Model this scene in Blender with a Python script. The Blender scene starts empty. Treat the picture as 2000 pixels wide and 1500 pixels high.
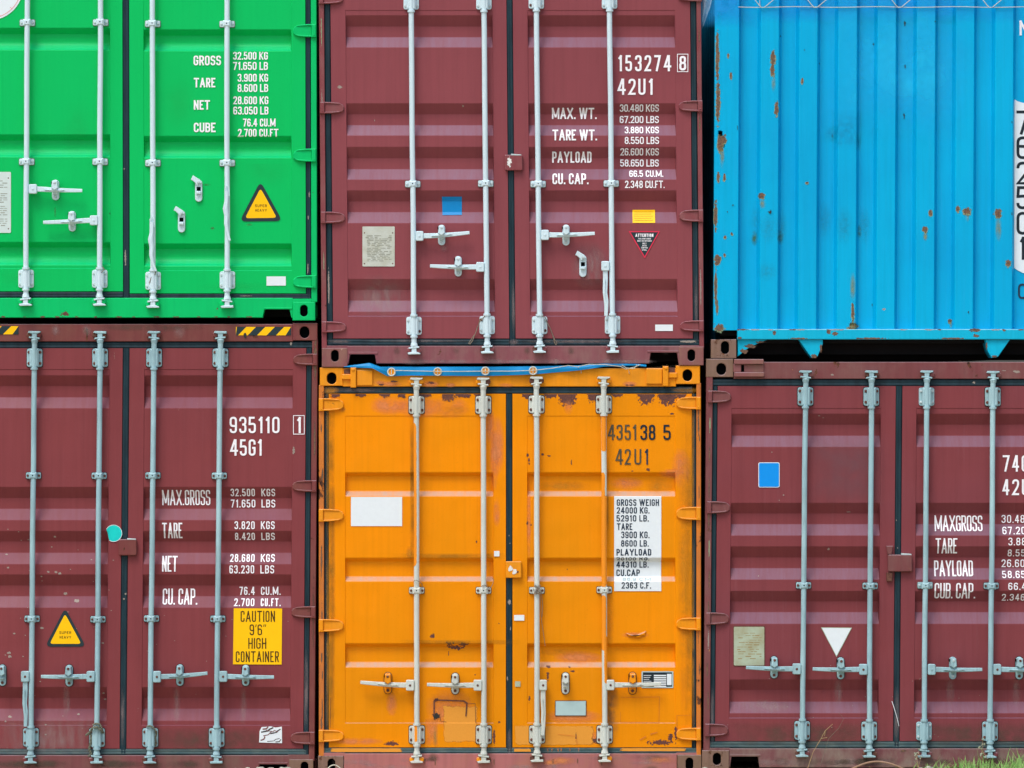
import bpy, bmesh, math, random
from mathutils import Vector, noise as mnoise
R_ = math.radians
S = 307.0            # photo pixels per metre on the plane of the container ends
GY = 1521.0          # photo row of ground level
CAMD = 30.0
sc = bpy.context.scene
col = sc.collection
random.seed(7)

# ------------------------------------------------------------------ camera, world, sun, exposure
cam = bpy.data.cameras.new('camera'); camo = bpy.data.objects.new('camera', cam); col.objects.link(camo)
camo.location = (0, -CAMD, (GY-750)/S); camo.rotation_euler = (R_(90), 0, 0)
cam.sensor_width = 36; cam.lens = 36*CAMD/(2000/S); cam.clip_start = 0.1; cam.clip_end = 12000
sc.camera = camo
w = bpy.data.worlds.new('World'); sc.world = w; w.use_nodes = True
nt = w.node_tree; bg = nt.nodes['Background']
sky = nt.nodes.new('ShaderNodeTexSky'); sky.sky_type = 'NISHITA'; sky.sun_disc = False
SUN_EL, SUN_AZ = 60, -30     # azimuth from the camera's back, negative = from the left
sky.sun_elevation = R_(SUN_EL); sky.sun_rotation = R_(180+SUN_AZ*-1)
sky.air_density = 1.0; sky.dust_density = 4.0; sky.ozone_density = 1.0
nt.links.new(sky.outputs[0], bg.inputs[0]); bg.inputs[1].default_value = 0.15
sun = bpy.data.lights.new('sun', 'SUN'); sun.energy = 1.2; sun.angle = R_(20); sun.color = (1, .97, .93)
suno = bpy.data.objects.new('sun', sun); col.objects.link(suno)
dv = Vector((math.sin(R_(SUN_AZ))*math.cos(R_(SUN_EL)), -math.cos(R_(SUN_AZ))*math.cos(R_(SUN_EL)), math.sin(R_(SUN_EL))))
suno.rotation_euler = dv.to_track_quat('Z', 'Y').to_euler(); suno.location = (-5, -8, 12)
sc.view_settings.view_transform = 'Standard'; sc.view_settings.look = 'None'
sc.view_settings.exposure = 0.34; sc.view_settings.gamma = 1

# ------------------------------------------------------------------ materials
def lin(c):
    return tuple((v/255/12.92 if v/255 <= .04045 else ((v/255+.055)/1.055)**2.4) for v in c) + (1,)
class NT:
    def __init__(s, name):
        s.m = bpy.data.materials.new(name); s.m.use_nodes = True
        s.t = s.m.node_tree; s.t.nodes.clear()
        s.out = s.t.nodes.new('ShaderNodeOutputMaterial')
        s.tc = s.t.nodes.new('ShaderNodeTexCoord')
    def L(s, a, b): s.t.links.new(a, b)
    def mp(s, scale, loc=(0,0,0)):
        n = s.t.nodes.new('ShaderNodeMapping'); n.inputs['Scale'].default_value = scale; n.inputs['Location'].default_value = loc
        s.L(s.tc.outputs['Object'], n.inputs[0]); return n.outputs[0]
    def noise(s, scale=1, detail=4, mp=None, rough=.55, dist=0):
        n = s.t.nodes.new('ShaderNodeTexNoise'); n.inputs['Scale'].default_value = scale
        n.inputs['Detail'].default_value = detail; n.inputs['Roughness'].default_value = rough; n.inputs['Distortion'].default_value = dist
        s.L(mp if mp else s.tc.outputs['Object'], n.inputs[0]); return n.outputs[0]
    def ramp(s, f, a, b, lo=0, hi=1):
        n = s.t.nodes.new('ShaderNodeMapRange'); n.clamp = True
        n.inputs[1].default_value = a; n.inputs[2].default_value = b; n.inputs[3].default_value = lo; n.inputs[4].default_value = hi
        s.L(f, n.inputs[0]); return n.outputs[0]
    def mix(s, f, a, b):
        n = s.t.nodes.new('ShaderNodeMix'); n.data_type = 'RGBA'
        for sock, v in ((n.inputs[0], f), (n.inputs[6], a), (n.inputs[7], b)):
            if isinstance(v, (int, float)) or isinstance(v, tuple): sock.default_value = v
            else: s.L(v, sock)
        return n.outputs[2]
    def math(s, op, a, b=None):
        n = s.t.nodes.new('ShaderNodeMath'); n.operation = op
        for i, v in enumerate((a, b)):
            if v is None: continue
            if isinstance(v, (int, float)): n.inputs[i].default_value = v
            else: s.L(v, n.inputs[i])
        return n.outputs[0]
    def bsdf(s, colr, rough, bump=None, bstr=.3, bdist=.002, metal=0, spec=.5):
        p = s.t.nodes.new('ShaderNodeBsdfPrincipled')
        for sock, v in ((p.inputs['Base Color'], colr), (p.inputs['Roughness'], rough)):
            if isinstance(v, (int, float, tuple)): sock.default_value = v
            else: s.L(v, sock)
        p.inputs['Metallic'].default_value = metal; p.inputs['Specular IOR Level'].default_value = spec
        if bump is not None:
            b = s.t.nodes.new('ShaderNodeBump'); b.inputs['Strength'].default_value = bstr; b.inputs['Distance'].default_value = bdist
            s.L(bump, b.inputs['Height']); s.L(b.outputs[0], p.inputs['Normal'])
        return p.outputs[0]
    def fin(s, sh): s.L(sh, s.out.inputs[0]); return s.m

RUST = lin((104, 66, 44)); RUST2 = lin((58, 38, 32))
def paint(name, c, c2, dust_sheen=lin((165,155,165)), dust_sheen_amt=.5, streak=.25, rust=.0, chips=0., rough=.42, blotch=.5, seed=0, dent=.5, grime=0., grimecol=lin((96,84,70)), sk=1., chipcol=lin((205,180,160))):
    n = NT(name)
    o = (seed*3.1, seed*1.7, seed*2.3)
    big = n.ramp(n.noise(1.3, 3, n.mp((1,1,1), o)), .35, .68)
    base = n.mix(n.math('MULTIPLY', big, blotch), c, c2)
    st = n.noise(1, 5, n.mp((34*sk, 8*sk, 1.3*sk), o), .62)
    stf = n.ramp(st, .45, .75, 0, streak)
    base = n.mix(stf, base, tuple(v*.62 for v in c[:3])+(1,))
    st2 = n.noise(1, 4, n.mp((60*sk, 10*sk, 2.2*sk), (o[1], 0, o[0])), .6)
    base = n.mix(n.ramp(st2, .56, .78, 0, streak*.8), base, tuple(min(1, v*1.15+.035) for v in c2[:3])+(1,))
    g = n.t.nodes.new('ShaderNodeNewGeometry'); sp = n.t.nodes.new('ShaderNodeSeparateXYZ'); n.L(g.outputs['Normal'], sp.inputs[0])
    up = n.ramp(sp.outputs[2], .15, .75, 0, dust_sheen_amt)
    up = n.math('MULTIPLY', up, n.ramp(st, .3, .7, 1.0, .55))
    base = n.mix(up, base, dust_sheen)  # up-facing slopes: settled dust and sky sheen mixed into the colour
    if grime:
        gn = n.noise(5, 6, n.mp((1.5, 1.5, .8), (o[2], o[1], 0)), .65)
        base = n.mix(n.ramp(gn, .42, .72, 0, grime), base, grimecol)
    fine = n.noise(90, 3)
    base = n.mix(n.ramp(fine, .60, .75, 0, .22), base, tuple(v*.6 for v in c[:3])+(1,))
    rf = n.ramp(big, 0, 1, rough-.05, rough+.12)
    if rust:
        rn = n.noise(7, 9, n.mp((1, 1, .7), (o[0]+4, 2, o[1])), .68, .4)
        rm = n.ramp(rn, .72-rust*.3, .745-rust*.3)
        rc = n.mix(n.ramp(n.noise(50, 4), .4, .6), RUST, RUST2)
        base = n.mix(rm, base, rc)
    if chips:
        cn = n.noise(1, 8, n.mp((26, 26, 13), (o[2]+1, 5, o[0])), .7, .8)
        cm = n.ramp(cn, .735-chips*.12, .75-chips*.12)
        base = n.mix(cm, base, chipcol)
    bn = n.math('ADD', n.math('MULTIPLY', n.noise(2.6, 2, n.mp((1, 1, 1), o)), 8.0*dent), n.math('MULTIPLY', fine, .12))
    return n.fin(n.bsdf(base, rf, bn, .55, .004, spec=.13))
def plain(name, c, rough=.5, var=.12, sc_=20, metal=0, bump=0.0, c2=None, mp=(1,1,1), lo=.4, hi=.65):
    n = NT(name)
    nz = n.noise(sc_, 5, n.mp(mp))
    c2 = c2 or tuple(v*(1-var) for v in c[:3])+(1,)
    return n.fin(n.bsdf(n.mix(n.ramp(nz, lo, hi), c, c2), rough, nz if bump else None, bump, .002, metal, spec=.25))

M = {}
M['green'] = paint('green_paint', lin((0,192,98)), lin((0,186,90)), dust_sheen=lin((0,186,140)), dust_sheen_amt=.45, streak=.10, blotch=.35, rough=.4, seed=1, dent=.25)
M['green_frame'] = paint('green_frame_paint', lin((2,196,108)), lin((0,180,100)), dust_sheen=lin((60,205,150)), dust_sheen_amt=.4, streak=.2, chips=.25, chipcol=lin((70,60,50)), rough=.42, seed=2, rust=.10)
M['maroon_m'] = paint('maroon_paint_top', lin((140,73,80)), lin((128,66,74)), dust_sheen_amt=.8, dust_sheen=lin((120,112,140)), streak=.24, seed=3, dent=.35)
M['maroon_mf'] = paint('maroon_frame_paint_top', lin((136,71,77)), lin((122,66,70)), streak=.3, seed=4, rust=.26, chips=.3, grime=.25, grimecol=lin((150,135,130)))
M['maroon_l'] = paint('maroon_paint_left', lin((133,65,69)), lin((124,60,66)), dust_sheen_amt=.7, dust_sheen=lin((116,88,112)), streak=.26, seed=5, chips=.2, chipcol=lin((165,150,140)), dent=.6)
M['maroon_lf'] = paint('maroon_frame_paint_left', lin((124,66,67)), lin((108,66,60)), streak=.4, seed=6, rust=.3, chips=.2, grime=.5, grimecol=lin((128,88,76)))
M['maroon_r'] = paint('maroon_paint_right', lin((130,64,69)), lin((121,65,74)), dust_sheen_amt=.8, dust_sheen=lin((120,110,136)), streak=.3, seed=8, chips=.15, chipcol=lin((170,150,146)), dent=.6)
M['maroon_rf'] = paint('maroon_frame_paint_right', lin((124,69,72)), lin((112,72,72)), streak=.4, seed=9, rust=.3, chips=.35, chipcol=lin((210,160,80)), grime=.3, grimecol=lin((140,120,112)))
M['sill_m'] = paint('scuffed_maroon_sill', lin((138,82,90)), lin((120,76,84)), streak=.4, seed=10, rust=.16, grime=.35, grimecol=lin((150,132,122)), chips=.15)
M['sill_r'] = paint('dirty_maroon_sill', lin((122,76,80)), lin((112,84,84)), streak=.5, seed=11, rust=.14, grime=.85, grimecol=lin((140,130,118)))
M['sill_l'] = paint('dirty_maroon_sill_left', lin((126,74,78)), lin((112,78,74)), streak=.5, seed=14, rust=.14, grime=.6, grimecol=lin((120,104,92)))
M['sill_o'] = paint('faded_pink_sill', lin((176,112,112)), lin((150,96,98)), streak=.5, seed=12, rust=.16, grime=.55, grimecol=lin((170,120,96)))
M['orange'] = paint('orange_paint', lin((244,146,0)), lin((222,140,0)), dust_sheen=lin((182,160,146)), dust_sheen_amt=.95, streak=.18, seed=13, blotch=.95, chips=.03, chipcol=lin((110,70,40)), dent=.7, rough=.38)
M['orange_f'] = paint('orange_frame_paint', lin((238,150,20)), lin((226,150,40)), dust_sheen=lin((222,176,140)), dust_sheen_amt=.5, streak=.3, seed=15, rust=.14, chips=.1, chipcol=lin((120,80,50)), grime=.3, grimecol=lin((200,140,60)))
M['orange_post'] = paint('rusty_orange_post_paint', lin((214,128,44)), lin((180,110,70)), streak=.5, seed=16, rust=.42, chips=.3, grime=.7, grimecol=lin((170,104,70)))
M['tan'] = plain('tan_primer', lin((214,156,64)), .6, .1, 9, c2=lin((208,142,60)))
M['blue'] = paint('blue_paint', lin((0,176,226)), lin((0,160,216)), dust_sheen=lin((90,200,225)), dust_sheen_amt=.4, streak=.26, blotch=.8, seed=17, chips=.05, chipcol=lin((30,90,110)), rough=.4, dent=.3)
M['blue_f'] = paint('blue_frame_paint', lin((10,182,222)), lin((24,176,206)), dust_sheen=lin((190,200,190)), dust_sheen_amt=.6, streak=.3, seed=18, rust=.13, chips=.12, chipcol=lin((170,150,110)))
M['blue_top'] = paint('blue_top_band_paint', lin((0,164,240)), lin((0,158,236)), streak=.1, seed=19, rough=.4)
M['blue_dark'] = paint('blue_side_dark', lin((0,110,150)), lin((0,96,130)), streak=.3, seed=20)  # darker copy of the blue for the side walls
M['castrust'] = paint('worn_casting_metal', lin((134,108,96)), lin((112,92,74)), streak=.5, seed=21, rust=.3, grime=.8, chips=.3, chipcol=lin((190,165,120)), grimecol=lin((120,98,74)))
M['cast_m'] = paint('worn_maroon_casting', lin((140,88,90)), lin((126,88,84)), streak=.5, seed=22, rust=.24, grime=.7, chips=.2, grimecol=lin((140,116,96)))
M['rod_w'] = paint('white_rod_paint', lin((206,230,239)), lin((190,216,226)), streak=.2, sk=2.6, seed=23, dust_sheen_amt=0, chips=.0, rough=.38, dent=.1, blotch=.3, dust_sheen=lin((200,210,210)))
M['rod_l'] = paint('galvanised_rod_metal', lin((170,208,216)), lin((144,184,196)), streak=.75, sk=2.6, blotch=.9, seed=24, dust_sheen_amt=.1, rough=.42, grime=.5, grimecol=lin((116,140,146)), chips=.2, chipcol=lin((90,96,96)), dust_sheen=lin((200,210,210)))
M['rod_o'] = paint('dirty_white_rod_paint', lin((210,222,218)), lin((190,200,194)), streak=.45, sk=2.6, blotch=.8, seed=25, dust_sheen_amt=.1, grime=.25, grimecol=lin((186,176,150)), chips=.06, chipcol=lin((90,80,60)), dust_sheen=lin((200,200,190)))
M['gasket'] = plain('black_rubber_gasket', lin((26,54,64)), .5, .3, 4, c2=lin((16,40,50)), mp=(6,6,1))
M['gasket_l'] = plain('dusty_rubber_gasket', lin((58,86,92)), .55, .3, 10, c2=lin((84,104,104)), mp=(1,1,3))
M['sealant'] = plain('dark_grey', lin((56,50,50)), .8, .3, 60)  # grey rims drawn round brackets, guides and catches
M['sealant_p'] = plain('pale_grey', lin((120,130,128)), .8, .3, 60)
M['rust'] = plain('rusty_bolt', lin((112,76,64)), .7, .4, 60, c2=lin((84,52,44)), bump=.3)
M['boltw'] = plain('painted_bolt', lin((190,208,212)), .5, .1)
n = NT('hole_shade_black'); M['hole'] = n.fin(n.bsdf(lin((6,8,10)), 1., spec=0.))  # near-black faces paint the shade inside holes and slots
M['white'] = plain('white_lettering', lin((246,248,254)), .6, .06, 60)
M['wpatch'] = plain('white_sticker', lin((226,238,244)), .4, .03, 30)
M['black'] = plain('black_lettering', lin((24,40,50)), .5, .1)
M['grey_ink'] = plain('faded_black_lettering', lin((92,84,60)), .6, .3, 30, c2=lin((66,66,56)))
M['ghost_ink'] = plain('ghost_grey_lettering', lin((168,190,192)), .6)
M['navy'] = plain('navy_lettering', lin((34,52,72)), .5, .1)
M['brown_ink'] = plain('brown_lettering', lin((72,50,18)), .5)
M['yellow'] = plain('yellow_sticker', lin((255,200,0)), .4, .03, 20)
M['dkblue'] = plain('slate_black_sticker', lin((36,56,62)), .45, .1)
M['red'] = plain('red_border', lin((226,52,84)), .45)
M['pinkline'] = plain('thin_red_ring', lin((240,150,150)), .5)
M['cyan'] = plain('cyan_sticker', lin((20,214,208)), .4, .08, 30)
M['stblue'] = plain('blue_sticker', lin((0,136,204)), .4, .03)
M['stblue2'] = plain('bright_blue_sticker', lin((0,148,240)), .4, .02)
M['plate'] = plain('beige_data_plate', lin((196,204,196)), .45, .1, 14, c2=lin((184,190,176)))
M['plate2'] = plain('green_tinged_data_plate', lin((172,188,166)), .5, .1, 12, c2=lin((160,164,136)))
M['plate3'] = plain('pale_data_plate', lin((206,224,222)), .4, .06, 14)
M['plateink'] = plain('plate_print', lin((150,154,140)), .6)
M['plateink2'] = plain('rusted_plate_print', lin((150,126,72)), .6)
M['silverplate'] = plain('blank_metal_plate', lin((176,206,208)), .35, .08, 12)
M['tarp'] = plain('blue_tarpaulin', lin((10,142,208)), .45, .15, 6, bump=.2)
M['tarp_s'] = plain('silver_tarpaulin', lin((186,204,212)), .35, .3, 20, bump=.4)
M['rope'] = plain('grey_rope', lin((150,150,132)), .8, .3, 120, bump=.5)
M['rope_d'] = plain('dirty_rope', lin((116,120,104)), .85, .3, 120, bump=.5)
M['rope_w'] = plain('white_rope', lin((205,206,190)), .8, .2, 120, bump=.5)
M['wire'] = plain('seal_wire', lin((140,130,116)), .6, .3, 80)
M['stone'] = plain('pale_stone', lin((176,178,168)), .9, .3, 30, bump=.5)
M['straw'] = plain('dry_straw', lin((176,150,110)), .8, .2)
M['hose'] = plain('brown_hose', lin((160,130,108)), .5, .2, 60)
M['interior'] = plain('shade_dark_interior', lin((26,24,26)), .9)  # near-black colour deepens the shade inside and under the containers

# soft / ragged decals driven by the point attribute m
def decal(name, c, c2=None, soft=False, strength=1., scale=40, ragged=.9, streak=False, rough=.6):
    n = NT(name)
    a = n.t.nodes.new('ShaderNodeAttribute'); a.attribute_name = 'm'
    mp = n.mp((1, 1, .25)) if streak else None
    nz = n.noise(scale, 6, mp, .62)
    if soft: mask = n.math('MULTIPLY', n.ramp(a.outputs['Fac'], 0, .75), n.ramp(n.noise(scale*.5, 5, mp, .65), .35, .62, strength*.15, strength))
    else: mask = n.ramp(n.math('ADD', a.outputs['Fac'], n.math('MULTIPLY', n.math('SUBTRACT', nz, .5), ragged*2)), .42, .50, 0, strength)
    sh = n.bsdf(n.mix(n.ramp(n.noise(90, 4), .4, .62), c, c2 or c), rough)
    tr = n.t.nodes.new('ShaderNodeBsdfTransparent'); mx = n.t.nodes.new('ShaderNodeMixShader')
    n.L(mask, mx.inputs[0]); n.L(tr.outputs[0], mx.inputs[1]); n.L(sh, mx.inputs[2])
    return n.fin(mx.outputs[0])
M['d_rust'] = decal('rust_patch', lin((120,88,62)), lin((80,64,56)), ragged=.7, scale=55)
M['d_dark'] = decal('dark_rust_patch', lin((104,58,44)), lin((82,48,46)), ragged=1.1, scale=60)
M['d_rim'] = decal('pale_primer_rim', lin((130,160,130)), lin((150,150,110)), ragged=.6, scale=55, strength=.9)
M['d_run'] = decal('rust_run', lin((150,150,80)), lin((120,140,90)), soft=True, strength=.8, streak=True)
M['d_pink'] = decal('faded_orange_paint', lin((226,142,84)), soft=True, strength=.85, scale=14)
M['d_olive'] = decal('olive_stain', lin((206,140,0)), soft=True, strength=.6, scale=12)
M['d_graze'] = decal('green_stain', lin((40,120,110)), lin((30,110,150)), soft=True, strength=.22, scale=110)
M['d_green2'] = decal('mossy_stain', lin((60,110,60)), soft=True, strength=.7, scale=60)
M['d_newblue'] = decal('repainted_blue_patch', lin((0,206,255)), soft=True, strength=.9, scale=2, rough=.4)
M['d_deepblue'] = decal('deep_blue_patch', lin((0,160,242)), soft=True, strength=.8, scale=3, rough=.4)
M['d_bluesh'] = decal('scuffed_blue_patch', lin((0,140,190)), soft=True, strength=.3, scale=50)
M['d_soot'] = decal('black_smudge', lin((30,34,32)), ragged=.9, scale=70)
M['d_pale'] = decal('pale_splash', lin((170,160,150)), ragged=.6, scale=90, strength=.7)
M['d_mist'] = decal('pale_water_streak', lin((170,150,150)), soft=True, strength=.4, streak=True, scale=60)
M['d_grime'] = decal('grimy_stain', lin((92,78,66)), soft=True, strength=.55, scale=22)
M['d_edgeolive'] = decal('dark_olive_edge_tone', lin((150,112,8)), lin((120,96,14)), soft=True, strength=.5, scale=9)  # soft darker olive strips along door edges, rods and folds
M['d_deepgreen'] = decal('faded_green_patch', lin((0,186,92)), soft=True, strength=.16, scale=8)
M['d_orangepaint'] = decal('orange_overspray', lin((236,144,4)), ragged=.25, scale=30)
M['d_tanpaint'] = decal('tan_repair_paint', lin((224,152,44)), lin((221,149,42)), ragged=.25, scale=20)
M['d_white'] = decal('torn_paper', lin((226,230,228)), ragged=.8, scale=70)
M['d_fadepurple'] = decal('greyed_maroon_patch', lin((128,88,98)), soft=True, strength=.6, scale=6)

# ------------------------------------------------------------------ mesh builder in photo-pixel units
def offset_poly(pts, d):
    n = len(pts); a = sum(pts[i][0]*pts[(i+1) % n][1]-pts[(i+1) % n][0]*pts[i][1] for i in range(n))
    sg = 1 if a > 0 else -1; out = []
    for i in range(n):
        p0, p1, p2 = pts[i-1], pts[i], pts[(i+1) % n]
        e1 = (p1[0]-p0[0], p1[1]-p0[1]); e2 = (p2[0]-p1[0], p2[1]-p1[1])
        l1 = math.hypot(*e1) or 1; l2 = math.hypot(*e2) or 1
        n1 = (-e1[1]/l1*sg, e1[0]/l1*sg); n2 = (-e2[1]/l2*sg, e2[0]/l2*sg)
        k = 1+n1[0]*n2[0]+n1[1]*n2[1]; k = max(k, .35)
        out.append((p1[0]+(n1[0]+n2[0])/k*d, p1[1]+(n1[1]+n2[1])/k*d))
    return out
def rrect(x0, y0, x1, y1, r=2, n=3):
    out = []
    for cx, cy, a0 in ((x1-r, y0+r, -90), (x1-r, y1-r, 0), (x0+r, y1-r, 90), (x0+r, y0+r, 180)):
        for i in range(n+1):
            a = R_(a0+90*i/n); out.append((cx+r*math.cos(a), cy+r*math.sin(a)))
    return out
def rect(x0, y0, x1, y1): return [(x0, y0), (x1, y0), (x1, y1), (x0, y1)]

class MB:
    def __init__(s, C, mats, lean=False, dn=0.):
        s.C, s.mats, s.lean, s.dn = C, mats if isinstance(mats, (list, tuple)) else [mats], lean, dn
        s.v, s.f, s.mi, s.m = [], [], [], {}
    def mat(s, m):
        if m is None: return 0
        if m not in s.mats: s.mats = list(s.mats)+[m]
        return s.mats.index(m)
    def add(s, vs, fs, m=None, att=None):
        b = len(s.v); s.v += vs; k = s.mat(m)
        for f in fs: s.f.append([b+i for i in f]); s.mi.append(k)
        if att:
            for i, a in enumerate(att): s.m[b+i] = a
    def plate(s, pts, d0, d1, ch=.8, m=None, back=False):
        n = len(pts); inn = offset_poly(pts, ch) if ch else pts
        vs = [(x, y, d0) for x, y in pts]
        if ch: vs += [(x, y, d1-ch) for x, y in pts]+[(x, y, d1) for x, y in inn]; L = 3
        else: vs += [(x, y, d1) for x, y in pts]; L = 2
        fs = []
        for l in range(L-1):
            for i in range(n): j = (i+1) % n; fs.append([l*n+i, l*n+j, (l+1)*n+j, (l+1)*n+i])
        fs.append([(L-1)*n+i for i in range(n)])
        if back: fs.append([i for i in range(n)][::-1])
        s.add(vs, fs, m)
    def box(s, x0, y0, x1, y1, d0, d1, ch=.6, m=None): s.plate(rect(x0, y0, x1, y1), d0, d1, ch, m, True)
    def tube(s, path, r, n=8, m=None, cap=True, flat=1.):
        rs = r if isinstance(r, (list, tuple)) else [r]*len(path)
        P = [Vector(p) for p in path]; vs = []; up = Vector((.13, .21, .97))
        for i, p in enumerate(P):
            t = (P[min(i+1, len(P)-1)]-P[max(i-1, 0)]).normalized()
            a = t.cross(up)
            if a.length < .05: a = t.cross(Vector((1, 0, 0)))
            a.normalize(); b = t.cross(a).normalized()
            for k in range(n):
                an = 2*math.pi*k/n; q = p+a*math.cos(an)*rs[i]+b*math.sin(an)*rs[i]*flat; vs.append(tuple(q))
        fs = []
        for i in range(len(P)-1):
            for k in range(n): j = (k+1) % n; fs.append([i*n+k, i*n+j, (i+1)*n+j, (i+1)*n+k])
        if cap: fs += [list(range(n))[::-1], [(len(P)-1)*n+k for k in range(n)]]
        s.add(vs, fs, m)
    def bolt(s, x, y, d, r=2.4, m=None, h=2.2):
        n = 8; vs = []; fs = []
        for l, (rr, dd) in enumerate(((r, 0), (r, h*.6), (r*.6, h))):
            vs += [(x+rr*math.cos(2*math.pi*k/n), y+rr*math.sin(2*math.pi*k/n), d+dd) for k in range(n)]
        for l in range(2):
            for k in range(n): j = (k+1) % n; fs.append([l*n+k, l*n+j, (l+1)*n+j, (l+1)*n+k])
        fs.append([2*n+k for k in range(n)]); s.add(vs, fs, m)
    def lever(s, pts, ws, d0, d1, ch=.8, m=None, ds=None):
        """flat bar along pts with half widths ws; d0/d1 rear and front depth"""
        L, Rr = [], []
        for i, p in enumerate(pts):
            a = pts[max(i-1, 0)]; b = pts[min(i+1, len(pts)-1)]
            tx, ty = b[0]-a[0], b[1]-a[1]; l = math.hypot(tx, ty); nx, ny = -ty/l, tx/l
            L.append((p[0]+nx*ws[i], p[1]+ny*ws[i])); Rr.append((p[0]-nx*ws[i], p[1]-ny*ws[i]))
        if ds is None: ds = [0]*len(pts)
        n = len(pts); vs = []; fs = []
        for i in range(n):
            (lx, ly), (rx, ry) = L[i], Rr[i]; e = ch/max(ws[i], .1)*.5
            ix, iy = lx+(rx-lx)*e, ly+(ry-ly)*e; jx, jy = rx+(lx-rx)*e, ry+(ly-ry)*e
            vs += [(lx, ly, d0+ds[i]), (lx, ly, d1-ch+ds[i]), (ix, iy, d1+ds[i]), (jx, jy, d1+ds[i]), (rx, ry, d1-ch+ds[i]), (rx, ry, d0+ds[i])]
        for i in range(n-1):
            for k in range(6): j = (k+1) % 6; fs.append([i*6+k, i*6+j, (i+1)*6+j, (i+1)*6+k])
        fs += [list(range(6))[::-1], [(n-1)*6+k for k in range(6)]]
        s.add(vs, fs, m)
    def build(s, name, parent=None, loose=False):
        C = s.C; k = (CAMD-s.dn)/CAMD; vs = []
        for x, y, d in s.v:
            if s.lean: x = x+C.lean*(y-C.yref)
            x = 1000+(x-1000)*k; y = 750+(y-750)*k
            vs.append(((x-C.cx)/S, -d/S, (C.by-y)/S))
        me = bpy.data.meshes.new(name); me.from_pydata(vs, [], s.f)
        bm = bmesh.new(); bm.from_mesh(me); bmesh.ops.recalc_face_normals(bm, faces=bm.faces)
        bm.to_mesh(me); bm.free()
        for m in s.mats: me.materials.append(M[m])
        me.polygons.foreach_set('material_index', s.mi)
        if s.m:
            at = me.attributes.new('m', 'FLOAT', 'POINT')
            at.data.foreach_set('value', [s.m.get(i, 0.) for i in range(len(vs))])
        me.update()
        o = bpy.data.objects.new(name, me); col.objects.link(o)
        if parent: o.parent = parent
        return o

class Cont:
    def __init__(s, name, label, cx, by, ty, hw, lean, yref, off, cat='shipping container', group='stacked shipping containers'):
        s.cx, s.by, s.ty, s.hw, s.lean, s.yref, s.off = cx, by, ty, hw, lean, yref, off
        s.root = bpy.data.objects.new(name, None); col.objects.link(s.root)
        s.root.location = ((cx-1000)/S, -off, (GY-by)/S); s.root.empty_display_size = .3
        s.root['label'] = label; s.root['category'] = cat
        if group: s.root['group'] = group
class Free:   # frame for loose top-level things
    def __init__(s, cx, by): s.cx, s.by, s.lean, s.yref = cx, by, 0, 0
def loose(mb, name, label, cat, off=0, group=None, kind=None):
    o = mb.build(name); C = mb.C
    o.location = ((C.cx-1000)/S, -off, (GY-C.by)/S)
    if label: o['label'] = label; o['category'] = cat
    if group: o['group'] = group
    if kind: o['kind'] = kind
    return o

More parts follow.
